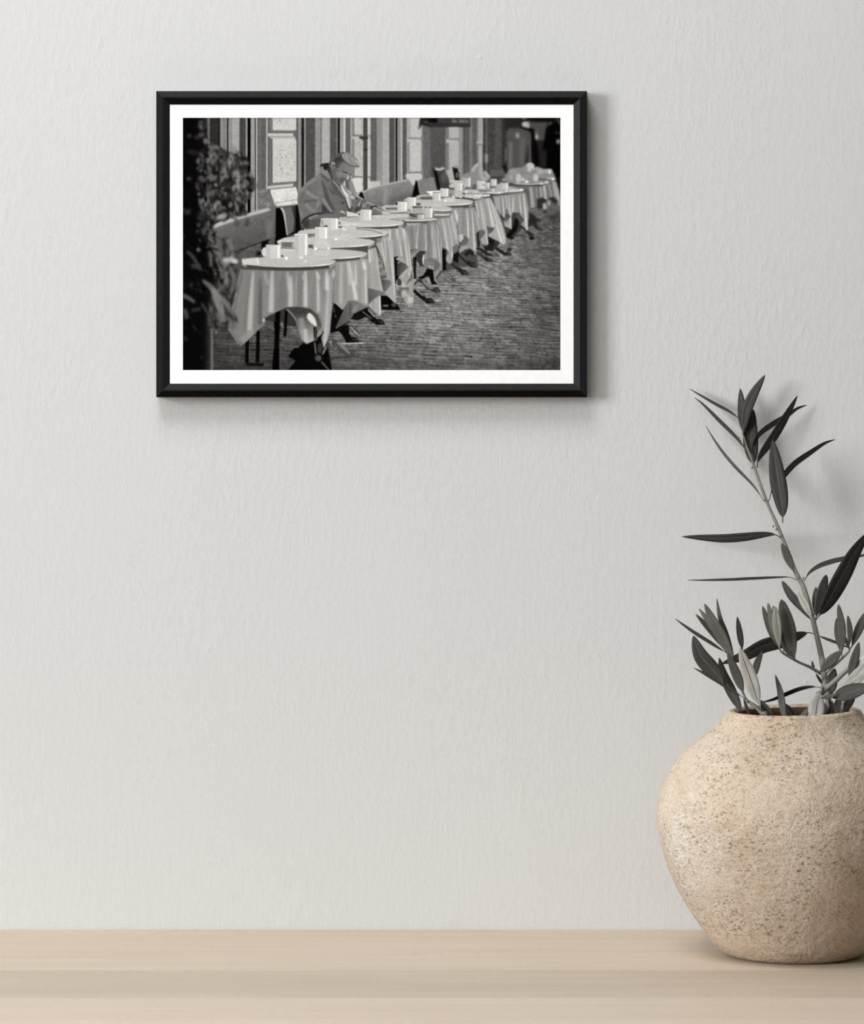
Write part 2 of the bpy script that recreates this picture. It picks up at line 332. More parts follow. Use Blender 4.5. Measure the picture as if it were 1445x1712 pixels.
    stroke('M', [(660, 350), (700, 375), (745, 385)], [10, 18, 12], 48, .6); stroke('M', [(765, 405), (790, 410)], 18, 52, .5)
    stroke('M', [(670, 395), (730, 405)], 12, 128, .6); stroke('M', [(748, 410), (742, 470)], [10, 20], 196, .4); stroke('M', [(735, 420), (715, 460)], 14, 132, .5)
    stroke('M', [(625, 470), (680, 465), (715, 480)], [14, 22, 10], 60, .7); stroke('M', [(632, 494), (685, 500)], [20, 6], 46, .7)
    stroke('M', [(640, 520), (680, 515)], 14, 82, .5); ell('M', 560, 460, 40, 40, 76, 1.2, .8); stroke('M', [(690, 460), (715, 462)], 10, 90, .4)
    poly('M', [(470, 250), (500, 190), (560, 130), (630, 95), (700, 85), (770, 105), (840, 160), (895, 220), (912, 265), (890, 300), (850, 290), (800, 285), (745, 270), (690, 230), (650, 240), (612, 300), (580, 310), (565, 240), (530, 225), (500, 245), (490, 300), (465, 290)], 52, .45, sm=True)
    stroke('M', [(500, 220), (560, 150), (640, 110)], 20, 90, .8, .8)
    poly('M', [(655, 130), (700, 88), (770, 105), (840, 165), (895, 225), (905, 268), (850, 290), (790, 270), (720, 220), (670, 180)], 118, .6, sm=True)
    for k in range(9):
        x = 660+k*24; stroke('M', [(x, 105+k*12), (x+25+2*k, 150+k*10), (x+70, 215+k*7)], [5, 8, 4], (176, 84, 200, 70, 160, 90, 186, 78, 170)[k], .45, .9)
    stroke('M', [(700, 200), (780, 262), (850, 285)], [6, 12, 6], 160, .5); stroke('M', [(840, 200), (890, 240), (905, 275)], [10, 14, 8], 190, .6)
    stroke('M', [(560, 190), (640, 190)], 40, 38, 1., .8)
    ell('M', 525, 275, 30, 48, 112, .5); stroke('M', [(505, 245), (535, 230), (555, 260)], 10, 168, .4); ell('M', 532, 282, 12, 26, 60, .6)
    poly('M', [(612, 305), (640, 240), (690, 225), (760, 268), (850, 292), (828, 340), (700, 340)], G('M', 620, 300, 92, 800, 300, 112), .6)
    stroke('M', [(600, 300), (645, 235), (700, 228), (780, 272), (870, 292)], [26, 22, 22, 22, 14], 74, .8)
    for k in range(10):
        x = 640+k*22; stroke('M', [(x, 112+k*9), (x+30, 165+k*8), (x+80, 232+k*6)], [4, 7, 3], (70, 150, 90, 178, 60, 140, 84, 190, 70, 150)[k], .5, .75)
    stroke('M', [(900, 235), (912, 262), (890, 296)], 14, 150, .7, .8)
    # hand on the table
    poly('M', [(1075, 890), (1110, 860), (1180, 870), (1230, 910), (1290, 950), (1330, 985), (1310, 992), (1180, 975), (1080, 965)], 92, .45)
    stroke('M', [(1090, 870), (1160, 890), (1200, 960)], [30, 24, 12], 134, .6)
    for a, b in (((1190, 900), (1245, 975)), ((1225, 920), (1285, 985)), ((1265, 940), (1328, 988))): stroke('M', [a, b], [16, 12], 158, .4)
    stroke('M', [(1185, 920), (1215, 975)], 9, 36, .4); stroke('M', [(1245, 950), (1270, 985)], 7, 50, .4)
    stroke('M', [(1070, 905), (1075, 870), (1110, 850), (1165, 862)], [16, 20, 16, 8], 10, .4); poly('M', [(1080, 960), (1170, 965), (1180, 978), (1080, 978)], 26, .4)

    # ------------------------------------------------ tables, cloths and cups, far to near
    def folds(f, top, hem, lst, cm, blur=.7):
        """lst: (s, tone, width) fold lines running from the table edge (top polyline) to the hem polyline"""
        tp = np.asarray(top, float); hp = np.asarray(hem, float)
        def at(p, s):
            d = np.r_[0, np.cumsum(np.hypot(*np.diff(p, axis=0).T))]; d /= d[-1]
            return np.array([np.interp(s, d, p[:, 0]), np.interp(s, d, p[:, 1])])
        for s, t, w in lst:
            a, b = at(tp, s), at(hp, s); m = (a+b)/2
            stroke(f, [a, m, b], [w*.8, w, w*1.1], t, blur, .92, cm)
    def top(x0, x1, yc, ry, band, t=176, glow=1., blur=.4, bt=58):
        """round marble top in photograph px: centre line yc, front edge yc+ry, metal band below"""
        cx, rx = (x0+x1)/2, (x1-x0)/2; th = np.linspace(0, np.pi, 24)
        arc = np.stack([cx+rx*np.cos(th), yc+ry*np.sin(th)], 1)
        sq = arc.copy()
        poly('X', np.concatenate([arc, (arc+[0, band])[::-1]]), bt, blur)
        stroke('X', [(x1-.14*rx, yc+ry*.72+band*.5), (x1-.01*rx, yc+band*.55)], band*.8, 150, .6, .8)
        stroke('X', [(x0+.02*rx, yc+band*.55), (x0+.1*rx, yc+ry*.5+band*.6)], band*.8, 150, .6, .6)
        ell('X', cx, yc, rx, ry, t, blur)
        stroke('X', arc[2:22], [.8, 1.6, 1.8, 1.2, .8], 205, .4, .9)
        stroke('X', arc[3:9], [.8, 1.8, .8], 246, .4, .9*glow)
        a2 = np.stack([cx+rx*np.cos(-th), yc+ry*np.sin(-th)], 1); stroke('X', a2, .7, 215, .4, .7)
    def cup(f, x0, y0, x1, y1, handle=0, t=196, blur=.4, rim=True):
        w, h = x1-x0, y1-y0
        if handle:
            hx = x0 if handle < 0 else x1
            ell(f, hx+handle*w*.12, y0+h*.42, w*.24, h*.28, t-6, blur); ell(f, hx+handle*w*.12, y0+h*.42, w*.11, h*.15, 92, blur)
        poly(f, [(x0, y0), (x1, y0), (x1-w*.02, y1-h*.04), (x1-w*.1, y1), (x0+w*.1, y1), (x0+w*.02, y1-h*.04)], t, blur)
        rect(f, x0+w*.02, y0, x0+w*.3, y1, t-22, blur*1.3, .8); rect(f, x0+w*.78, y0+h*.04, x0+w*.93, y1-h*.04, 240, blur, .95)
        if rim: stroke(f, [(x0+w*.03, y0+h*.03), (x1-w*.03, y0+h*.03)], h*.05, 222, .3, .8)
    # farthest pair
    c = full('P', [(560, 1250), (1100, 1250), (1290, 1150), (1330, 1160), (1380, 1300), (1400, 1450), (1400, 1640), (1360, 1560), (1300, 1450), (1200, 1470), (1180, 1500), (1100, 1450), (1010, 1480), (1000, 1600), (900, 1640), (860, 1660), (820, 1300)], 1.2)
    comp((0, 0, PW, PH, c), 92.)
    for x0, y0, x1, y1, t, w in ((900, 1270, 940, 1640, 150, 60), (1000, 1270, 1010, 1450, 128, 40), (1060, 1270, 1085, 1450, 166, 34), (1030, 1270, 1040, 1430, 84, 30), (1130, 1240, 1165, 1480, 168, 60), (1180, 1260, 1195, 1480, 90, 36),
                                 (1215, 1220, 1260, 1440, 140, 36), (1250, 1200, 1290, 1440, 92, 30), (1290, 1180, 1330, 1440, 164, 34), (1325, 1170, 1375, 1500, 150, 36), (1365, 1300, 1400, 1600, 168, 26), (840, 1300, 860, 1600, 70, 50)):
        stroke('P', [(x0, y0), (x1, y1)], w, t, 1.1, .9, c)
    poly('P', [(1010, 1480), (1100, 1455), (1170, 1500), (1100, 1640), (1020, 1640)], 30, 1.2); poly('P', [(1200, 1470), (1290, 1440), (1370, 1520), (1310, 1560)], 30, 1.2)
    stroke('P', [(1215, 1500), (1210, 1590)], 50, 140, 1.2); stroke('P', [(1130, 1550), (1150, 1650)], 60, 156, 1.2)
    poly('P', [(530, 960), (760, 930), (1080, 960), (1270, 975), (1330, 1120), (1300, 1155), (1210, 1200), (1110, 1240), (780, 1240), (520, 1210), (420, 1150)], 118, 1.3)
    stroke('P', [(530, 1215), (780, 1240), (1110, 1235)], 22, 38, .9); stroke('P', [(1020, 1130), (1170, 1150), (1300, 1150)], 26, 62, 1.)
    stroke('P', [(620, 1210), (900, 1225), (1110, 1205), (1200, 1185)], 16, 190, .9); stroke('P', [(1180, 1120), (1320, 1130)], 30, 160, 1.); stroke('P', [(1110, 1000), (1260, 990)], 60, 150, 1.2)
    for x, y, a, b, t in ((890, 930, 80, 80, 178), (800, 950, 50, 40, 120), (600, 1010, 70, 50, 132), (690, 1120, 50, 80, 176), (560, 1100, 40, 50, 140), (985, 1110, 50, 70, 178), (1060, 1000, 50, 60, 150), (860, 1090, 90, 40, 124),
                          (830, 1180, 34, 26, 220), (770, 1140, 20, 26, 210), (1225, 1010, 22, 40, 216), (1280, 1135, 26, 22, 228), (1175, 1188, 24, 20, 214), (1085, 1215, 26, 18, 206), (440, 1150, 40, 26, 130), (1010, 960, 40, 40, 140), (930, 990, 26, 30, 120)):
        ell('P', x, y, a, b, t, 1.1)
    # t12 .. t9 : row towards the back
    def cloth(f, out, base, lines, flaps=(), blur=.6, fb=.75):
        m = full(f, out, blur); comp((0, 0, PW, PH, m), base)
        for (x0, y0, x1, y1, w, t) in lines: stroke(f, [(x0, y0), ((x0+x1)/2+(x1-x0)*.06, (y0+y1)/2), (x1, y1)], [w*.35, w*.95, w*1.05], t, fb, .9, m)
        for pts, t in flaps: poly(f, pts, t, blur)
    # dark undersides and feet of the far tables
    poly('R', [(1040, 180), (1100, 210), (1140, 260), (1200, 280), (1150, 290), (1130, 300), (1160, 370), (1220, 395), (1200, 412), (1140, 390), (1080, 330), (1030, 360)], 28, 1.1)
    poly('R', [(680, 190), (1030, 150), (1020, 330), (940, 400), (850, 500), (770, 490), (740, 350)], 44, 1.)
    stroke('R', [(900, 260), (870, 380), (780, 480)], [50, 60, 50], 8, .9); stroke('R', [(930, 330), (1010, 400), (1090, 500)], [20, 30, 40], 26, 1.)
    stroke('R', [(1030, 420), (1100, 460)], 34, 34, 1.); ell('R', 1075, 495, 34, 18, 14, .9); ell('R', 830, 490, 26, 18, 12, .9); stroke('R', [(880, 455), (1010, 470)], 14, 40, .9)
    cloth('R', [(600, -10), (1000, -60), (1030, 120), (1035, 240), (1022, 400), (1000, 375), (940, 330), (985, 270), (905, 190), (850, 180), (830, 240), (825, 380), (745, 340), (735, 300), (760, 260), (690, 200), (640, 120)], 128,
          [(640, -10, 660, 150, 30, 150), (668, -10, 700, 180, 14, 196), (690, 0, 715, 240, 22, 108), (720, -20, 745, 260, 14, 204), (758, -20, 790, 150, 16, 192), (775, 0, 800, 160, 14, 120), (795, -20, 828, 370, 18, 190), (855, -20, 850, 180, 20, 196),
           (890, -20, 890, 180, 44, 128), (925, -30, 950, 200, 16, 200), (945, -20, 975, 250, 20, 118), (975, -40, 1015, 380, 26, 196), (1005, -40, 1030, 230, 18, 150)],
          [([(755, 200), (790, 195), (825, 235), (760, 295), (750, 260)], 62), ([(690, 250), (745, 280), (725, 310), (690, 270)], 66), ([(880, 190), (945, 180), (925, 205), (985, 270), (935, 325), (905, 260), (880, 220)], 64), ([(765, 150), (785, 150), (780, 200), (760, 195)], 70)], .8)
    poly('R', [(770, 320), (825, 300), (822, 380), (745, 345)], 150, .8); stroke('R', [(820, 250), (826, 380)], 10, 190, .7)
    stroke('R', [(1000, 240), (1020, 400)], 20, 186, .8)
    # t12/t11 tops
    poly('3', [(520, 830), (860, 800), (1020, 830), (1010, 860), (880, 875), (780, 880), (520, 890)], 150, .9)
    stroke('3', [(840, 875), (930, 872), (1010, 850)], 12, 70, .7); stroke('3', [(860, 850), (960, 848), (1020, 838)], 22, 196, .7); ell('3', 992, 840, 12, 10, 250, .7)
    stroke('3', [(520, 842), (600, 852), (660, 850)], 12, 70, .7); stroke('3', [(640, 888), (730, 890), (800, 878)], 12, 66, .6); stroke('3', [(620, 866), (720, 872), (800, 866)], 18, 196, .7); ell('3', 752, 872, 12, 8, 250, .6); ell('3', 690, 842, 10, 8, 246, .6); ell('3', 832, 852, 14, 8, 246, .6)
    cup('3', 510, 745, 600, 830, 0, 190, .8); cup('3', 590, 760, 650, 820, -1, 176, .8); cup('3', 660, 725, 725, 800, 0, 186, .9); cup('3', 765, 765, 852, 835, 0, 182, .9); poly('3', [(720, 780), (780, 770), (770, 830), (725, 825)], 160, .9)
    # t10 cloth (rightmost corner of the long row) and t9
    poly('R', [(540, 470), (760, 470), (690, 560), (620, 640), (540, 620)], 40, .8)
    poly('R', [(560, 480), (620, 520), (610, 650), (560, 640)], 14, .8)
    cloth('R', [(490, 20), (575, 5), (640, 120), (720, 320), (765, 480), (750, 565), (690, 540), (555, 470), (560, 440), (625, 380), (535, 350), (520, 250)], 150,
          [(500, 20, 560, 350, 40, 132), (540, 15, 610, 350, 22, 208), (575, 20, 700, 520, 18, 196), (560, 60, 660, 420, 22, 150), (590, 40, 730, 470, 26, 132), (600, 60, 752, 540, 14, 208), (640, 330, 715, 540, 22, 204), (700, 380, 750, 560, 20, 176)],
          [([(535, 352), (628, 372), (600, 420), (556, 438), (545, 400)], 70)])
    stroke('R', [(690, 545), (750, 562)], 10, 214, .6)
    poly('R', [(405, 420), (520, 400), (460, 520), (450, 600), (410, 600)], 24, .7)
    cloth('R', [(385, 45), (490, 20), (520, 300), (552, 560), (535, 585), (445, 520), (515, 420), (450, 395), (440, 330), (410, 160)], 142,
          [(400, 50, 440, 250, 22, 196), (425, 50, 470, 390, 26, 134), (455, 40, 505, 390, 16, 214), (470, 40, 520, 480, 14, 126), (485, 60, 545, 560, 16, 202), (465, 500, 520, 570, 30, 146)],
          [([(445, 395), (490, 390), (516, 425), (495, 460), (440, 515), (440, 440)], 84)])
    stroke('3', [(650, 910), (560, 912), (480, 905)], 14, 196, .5); poly('3', [(380, 880), (650, 895), (650, 915), (560, 935), (380, 925)], 172, .6)
    stroke('3', [(540, 918), (600, 922), (652, 912)], 14, 66, .5); stroke('3', [(480, 898), (570, 904), (650, 896)], 10, 240, .5)
    rect('3', 275, 918, 555, 950, 64, .6); stroke('3', [(470, 935), (552, 934)], 22, 140, .7); stroke('3', [(380, 915), (470, 922), (552, 918)], 12, 232, .5); stroke('3', [(300, 905), (460, 905)], 20, 180, .6)
    cup('3', 350, 700, 440, 810, 0, 166, .8); ell('3', 395, 702, 42, 10, 120, .7); cup('3', 262, 765, 350, 855, 1, 186, .6); stroke('3', [(210, 745), (360, 750)], 14, 206, .7); poly('3', [(200, 800), (262, 745), (265, 800), (235, 830)], 176, .7); stroke('3', [(215, 825), (260, 828)], 14, 30, .6)
    ell('3', 405, 855, 70, 22, 168, .9); ell('3', 392, 862, 12, 10, 246, .6); ell('3', 490, 860, 40, 24, 176, .8); poly('3', [(260, 860), (350, 855), (345, 915), (270, 920)], 176, .6); ell('3', 330, 920, 10, 8, 240, .5)
    # t8
    poly('R', [(0, 580), (240, 440), (420, 430), (420, 800), (0, 900)], 52, 1.2, .85)
    c8 = [(210, 140), (385, 120), (420, 250), (450, 395), (400, 440), (412, 600), (405, 660), (385, 662), (285, 580), (315, 510), (260, 460), (180, 425), (190, 330), (150, 250), (140, 150)]
    cloth('R', c8, 128, [(150, 150, 185, 300, 40, 206), (180, 150, 200, 280, 14, 150), (215, 150, 195, 420, 40, 132), (255, 150, 250, 440, 44, 118), (300, 150, 312, 500, 16, 216), (280, 140, 300, 300, 10, 170), (330, 150, 350, 600, 36, 128), (355, 140, 385, 640, 14, 216), (375, 150, 405, 420, 18, 124), (390, 140, 445, 390, 14, 204), (405, 440, 405, 650, 10, 190)],
          [([(265, 465), (300, 480), (315, 512), (280, 570), (215, 600), (225, 550), (260, 520)], 84), ([(195, 440), (250, 450), (255, 500), (215, 545), (195, 520)], 178), ([(180, 380), (190, 440), (205, 440), (180, 470), (172, 430)], 60)])
    poly('R', [(200, 640), (220, 590), (285, 575), (330, 610), (250, 650), (205, 680)], 140, .7)
    top(696, 791, 338, 5.5, 4.4, 172, 1., .5)
    rect('3', 0, 1005, 20, 1030, 62, .6)
    # t7
    c7 = [(90, 195), (130, 190), (165, 360), (195, 500), (195, 590), (175, 565), (120, 600), (130, 720), (110, 790), (75, 800), (25, 745), (72, 660), (10, 610), (0, 400), (0, 240), (20, 210)]
    poly('R', [(0, 600), (80, 640), (40, 700), (30, 880), (0, 880)], 14, .6)
    cloth('R', c7, 142, [(20, 230, 60, 620, 20, 208), (40, 220, 90, 640, 22, 128), (60, 220, 120, 740, 12, 212), (85, 200, 135, 560, 18, 120), (105, 200, 160, 560, 16, 208), (125, 200, 190, 560, 14, 186), (5, 240, 30, 600, 24, 140), (70, 660, 100, 780, 40, 138), (120, 640, 125, 740, 10, 200)],
          [([(10, 615), (75, 655), (65, 690), (30, 735), (20, 680)], 78), ([(125, 595), (160, 560), (195, 595), (180, 640), (140, 680), (130, 640)], 92)])
    top(640, 755, 349, 6.5, 4.2, 172, .9, .45)
    # t6 (behind the man's hand) and its smaller neighbour
    poly('N', [(760, 600), (1000, 590), (1040, 560), (1040, 620), (1000, 670), (760, 680)], 120, .5)
    stroke('N', [(760, 575), (900, 585), (1040, 580)], 26, 92, .5); stroke('N', [(760, 555), (960, 560), (1045, 550)], 12, 214, .4); stroke('N', [(760, 655), (900, 660), (1005, 645)], 36, 96, .5); stroke('N', [(780, 625), (960, 628), (1010, 618)], 14, 222, .4)
    cloth('N', [(820, 690), (1010, 670), (1050, 700), (1130, 980), (1150, 1070), (1110, 1070), (1060, 1110), (1060, 1180), (990, 1180), (900, 1110), (880, 900)], 142,
          [(860, 700, 930, 1120, 24, 118), (905, 690, 985, 1170, 18, 212), (960, 690, 1020, 1170, 22, 136), (985, 690, 1060, 1100, 10, 208), (1030, 690, 1120, 1050, 16, 206), (1010, 690, 1090, 1060, 14, 126)], [([(900, 1110), (985, 1160), (960, 1180), (900, 1180)], 40), ([(1060, 1110), (1110, 1068), (1140, 1120), (1120, 1180), (1065, 1180)], 90)])
    # pale paper, tray, mugs on t6/t7/t8
    poly('N', [(30, 500), (230, 490), (230, 545), (60, 545)], 150, .5); poly('N', [(40, 525), (220, 525), (225, 548), (50, 548)], 64, .6); stroke('N', [(20, 500), (110, 488), (230, 488)], 12, 206, .5)
    poly('N', [(500, 400), (750, 400), (750, 480), (520, 480)], 170, .6); rect('N', 505, 450, 575, 482, 66, .5)
    poly('N', [(515, 340), (640, 330), (750, 330), (755, 395), (530, 400)], 140, .7); poly('N', [(560, 360), (750, 355), (755, 398), (575, 395)], 72, .8); stroke('N', [(515, 350), (640, 333), (750, 332)], 12, 200, .5)
    poly('N', [(655, 275), (870, 262), (870, 295), (765, 300), (750, 350)], 236, .4); stroke('N', [(690, 285), (765, 345)], 8, 190, .4)
    cup('N', 752, 292, 880, 418, 0, 186, .45); stroke('N', [(760, 292), (875, 290)], 10, 60, .4); cup('N', 870, 232, 995, 355, 0, 196, .5)
    poly('N', [(925, 370), (1090, 365), (1090, 430), (930, 435)], 190, .6); ell('N', 945, 415, 18, 12, 244, .5); rect('N', 1000, 330, 1040, 365, 120, .6); ell('N', 1065, 352, 14, 10, 244, .5); stroke('N', [(1000, 325), (1040, 325)], 12, 54, .5)
    cup('N', 372, 368, 506, 500, -1, 198, .4)
    poly('N', [(370, 505), (560, 500), (450, 600), (0, 615), (0, 570), (120, 580), (360, 560)], 182, .5); stroke('N', [(110, 602), (300, 595), (440, 575)], [8, 20, 12], 96, .5); rect('N', 370, 545, 415, 562, 70, .5)
    poly('N', [(30, 620), (400, 610), (410, 640), (390, 690), (40, 690)], 176, .5); comp((0, 0, PW, PH, full('N', [(110, 615), (400, 610), (390, 685), (60, 690)])*.8), np.clip(182+6*fine, 0, 235))
    cup('N', 230, 430, 370, 570, 0, 202, .4); stroke('N', [(240, 428), (370, 428)], 9, 110, .4)
    stroke('N', [(400, 625), (470, 650), (530, 650)], [20, 40, 20], 56, .5); stroke('N', [(390, 665), (520, 660)], 10, 24, .4)
    # t6 top front edge & cloth
    c6 = [(330, 800), (820, 745), (885, 930), (900, 1090), (885, 1174), (640, 1174), (540, 1140), (420, 1140), (400, 1174), (380, 1000)]
    cloth('N', c6, 116, [(390, 790, 420, 1130, 60, 116), (440, 770, 450, 1130, 40, 98), (480, 770, 490, 1140, 20, 146), (535, 770, 515, 1140, 16, 208), (580, 770, 570, 1140, 40, 112), (655, 765, 650, 1174, 14, 214), (630, 765, 630, 1000, 16, 150), (690, 760, 700, 1174, 40, 96),
                         (745, 760, 760, 1174, 44, 168), (770, 770, 830, 1174, 14, 210), (800, 760, 880, 1000, 20, 150), (820, 750, 850, 1100, 12, 196), (860, 900, 870, 1174, 26, 130), (350, 850, 400, 1174, 30, 176)])
    o6 = [(790, 0), (1060, 0), (1265, 0), (1275, 420), (1210, 520), (1150, 480), (1245, 350), (1150, 270), (1050, 250), (1040, 165), (905, 135), (805, 150)]
    cloth('O', o6, 120, [(850, 0, 860, 150, 50, 110), (910, 0, 905, 150, 16, 206), (960, 0, 970, 150, 50, 108), (1045, 0, 1040, 165, 14, 214), (1085, 0, 1080, 260, 50, 106), (1150, 0, 1170, 270, 60, 158), (1200, 0, 1245, 330, 18, 206), (1230, 0, 1255, 330, 20, 128), (1255, 0, 1272, 420, 14, 206), (1180, 470, 1220, 500, 40, 138), (1255, 350, 1262, 430, 20, 130)],
          [([(810, 145), (905, 135), (1000, 150), (900, 210), (850, 282), (825, 240)], G('O', 810, 150, 70, 870, 250, 150)), ([(960, 160), (1042, 178), (1000, 240), (1010, 380), (960, 390), (900, 280), (870, 280), (905, 205)], 40), ([(1150, 275), (1240, 345), (1230, 400), (1155, 470)], 88)], .45)
    stroke('O', [(1010, 215), (1000, 290), (1005, 360)], [10, 22, 8], 206, .4)
    poly('N', [(330, 710), (480, 690), (820, 680), (825, 740), (680, 752), (400, 752), (250, 720)], 66, .45)
    stroke('N', [(690, 735), (820, 725)], 36, 118, .6); poly('N', [(60, 685), (420, 660), (820, 680), (780, 700), (600, 712), (340, 715)], 150, .5); stroke('N', [(340, 712), (600, 714), (820, 690)], 14, 222, .4)
    rect('N', 400, 670, 530, 700, 110, .6)
    poly('N', [(448, 495), (600, 492), (600, 610), (455, 612)], 150, .45); rect('N', 450, 497, 600, 520, 52, .45); rect('N', 530, 500, 595, 515, 110, .6)
    cup('N', 605, 520, 752, 675, 0, 176, .45); poly('N', [(625, 520), (650, 495), (670, 520), (720, 505), (745, 525)], 44, .4); ell('N', 700, 490, 50, 18, 170, .6)
    cup('N', 525, 620, 620, 690, 0, 168, .45); stroke('N', [(525, 618), (620, 618)], 9, 46, .4); rect('N', 738, 530, 752, 670, 226, .4)
    stroke('N', [(580, 470), (740, 475)], 40, 176, .6)
    # feet and floor bits under the mid tables
    def foot(f, pts, w, heel, tone=22, hi=None):
        stroke(f, pts, w, tone, .5)
        x, y, a, b = heel; poly(f, [(x-a, y+b*.1), (x-a*.5, y-b*.9), (x, y-b), (x+a*.55, y-b*.75), (x+a, y+b*.1), (x+a*1.05, y+b*.8), (x-a*.7, y+b*.9)], tone, .5, sm=True); ell(f, x+a*.5, y, a*.4, b*.7, tone+34, .8, .7); stroke(f, [(x-a*.3, y-b*.7), (x, y+b*.2)], a*.16, tone+50, .5, .6)
        if hi: stroke(f, hi, 9, 190, .35, .85)
    for pts, w, heel in (([(640, 610), (760, 690)], [34, 40], (785, 680, 44, 26)), ([(410, 610), (480, 640), (540, 690)], [30, 34, 40], (568, 690, 30, 22)), ([(420, 660), (500, 720), (560, 755)], [30, 40, 40], (560, 755, 44, 22)),
                         ([(200, 690), (300, 780), (350, 815)], [26, 50, 50], (370, 815, 46, 32)), ([(110, 790), (190, 860), (240, 900)], [36, 44, 50], (262, 905, 46, 34))):
        foot('R', pts, w, heel, 26)
    poly('R', [(255, 690), (330, 620), (380, 660), (375, 715), (330, 680), (290, 715)], 22, .6); stroke('R', [(215, 690), (300, 630)], 24, 40, .6); poly('R', [(490, 590), (600, 560), (610, 650), (560, 640), (520, 650)], 24, .8); ell('R', 805, 630, 28, 22, 30, .8)
    poly('R', [(130, 690), (200, 650), (190, 800), (120, 760)], 12, .6)
    stroke('R', [(225, 690), (300, 770)], 9, 110, .5, .8); stroke('R', [(430, 670), (520, 720)], 9, 100, .6, .8); stroke('R', [(120, 795), (200, 850)], 8, 90, .5, .8); ell('R', 395, 665, 14, 30, 128, .8)
    # under t6: dark legs, stretcher
    poly('O', [(580, 250), (640, 240), (660, 300), (660, 520), (610, 640), (590, 560)], 6, .5)
    stroke('O', [(880, 250), (890, 560)], 44, 10, .5); stroke('O', [(905, 380), (915, 560)], [16, 26], 110, .5); stroke('O', [(1295, 150), (1300, 440)], 56, 8, .5)
    poly('O', [(920, 540), (1000, 510), (1060, 410), (1140, 430), (1160, 590), (1210, 640), (1120, 640), (1080, 520), (980, 570)], 8, .5)
    rect('O', 950, 380, 1030, 400, 90, .6); stroke('O', [(1020, 300), (1140, 310)], 40, 92, 1.)
    # plastic bag with printing
    poly('O', [(620, 580), (700, 560), (760, 640), (830, 520), (865, 460), (860, 800), (860, 960), (800, 960), (720, 830), (620, 820)], np.clip(128+8*fine+12*mid, 40, 220), .5)
    stroke('O', [(760, 630), (810, 560), (840, 500)], [14, 40, 24], 74, .5); ell('O', 665, 610, 34, 50, 46, .6); rect('O', 630, 720, 690, 810, 70, .7, .8)
    stroke('O', [(630, 668), (800, 668)], 9, 186, .4); rect('O', 700, 600, 740, 660, 176, .6); rect('O', 700, 720, 760, 810, 168, .7, .8); rect('O', 780, 815, 858, 900, 176, .6); rect('O', 800, 600, 850, 760, 140, .8)
    for k, x in enumerate((648, 668, 688, 708, 728, 748, 768, 786)):
        stroke('O', [(x, 682), (x+1, 712)], 9, 24, .35, .9)
        if k % 3 != 1: stroke('O', [(x, 711 if k % 2 else 684), (x+12, 711 if k % 2 else 684)], 7, 40, .35, .8)
    foot('O', [(870, 720), (950, 790), (1040, 860)], [50, 60, 60], (1095, 872, 64, 40), 14, [(900, 715), (1000, 800)])
    foot('O', [(880, 640), (930, 590), (980, 600), (1060, 670), (1150, 720)], [34, 40, 40, 54, 50], (1190, 715, 48, 40), 34, [(990, 590), (1080, 660), (1140, 700)])
    stroke('O', [(1000, 620), (1120, 710)], 22, 110, .5, .8); stroke('O', [(875, 680), (930, 600)], 18, 128, .5, .8)
    foot('O', [(1190, 560), (1260, 460), (1330, 480), (1420, 570)], [30, 36, 44, 40], (1440, 580, 30, 26), 60, [(1310, 460), (1400, 550)])
    stroke('O', [(950, 742), (1140, 742)], 7, 24, .5)
    # t5
    c5 = [(570, 0), (800, 0), (830, 300), (845, 440), (820, 540), (755, 632), (690, 590), (655, 530), (790, 395), (740, 340), (620, 290), (620, 265), (700, 238), (575, 245)]
    poly('N', [(0, 850), (330, 820), (400, 1080), (420, 1180), (0, 1180)], 150, .4)
    cN5 = full('N', [(0, 850), (330, 820), (360, 960), (410, 1180), (0, 1180)])
    for x0, x1, w, t in ((20, 30, 30, 126), (105, 120, 20, 208), (160, 160, 50, 126), (215, 270, 16, 214), (250, 300, 20, 140), (300, 330, 30, 190), (320, 390, 18, 210), (60, 60, 26, 140), (285, 320, 14, 130)):
        stroke('N', [(x0, 840), ((x0+x1)/2, 1000), (x1, 1190)], w, t, .6, .9, cN5)
    cloth('O', c5, 138, [(600, 0, 600, 240, 40, 122), (660, 0, 695, 240, 16, 212), (640, 0, 650, 240, 30, 142), (700, 0, 740, 330, 24, 118), (735, 0, 790, 380, 18, 212), (760, 0, 810, 420, 16, 150), (780, 0, 832, 440, 14, 206), (700, 480, 750, 620, 50, 142), (810, 400, 800, 520, 30, 176), (650, 265, 760, 330, 24, 150)],
          [([(660, 315), (740, 345), (792, 392), (660, 525)], G('O', 660, 350, 52, 780, 400, 92))], .45)
    stroke('O', [(690, 540), (775, 425)], 18, 176, .5)
    stroke('O', [(645, 330), (640, 520)], [16, 18], 64, .5); ell('O', 650, 330, 14, 10, 150, .4)
    top(537, 676, 372.5, 6.5, 4.6, 176, 1., .4)
    # mug, ashtray on the man's table
    poly('M', [(1080, 975), (1270, 970), (1270, 1040), (1090, 1055)], np.clip(176+8*fine, 0, 240), .5); poly('M', [(600, 1010), (910, 1005), (910, 1060), (650, 1080)], 162, .6); stroke('M', [(640, 1070), (880, 1100), (1100, 1112)], 10, 208, .5)
    cup('M', 922, 900, 1078, 1048, -1, 198, .4)
    # even out the weave of the cloths around the hem line of t5 and t6
    seam = full('X', [(600, 394), (768, 394), (768, 407), (600, 407)], 2.2); vb = can.copy()
    for _ in range(3): vb = (np.roll(vb, 3, 0)+np.roll(vb, -3, 0)+np.roll(vb, 6, 0)+np.roll(vb, -6, 0)+vb)/5
    can[...] = can*(1-.85*seam)+vb*.85*seam
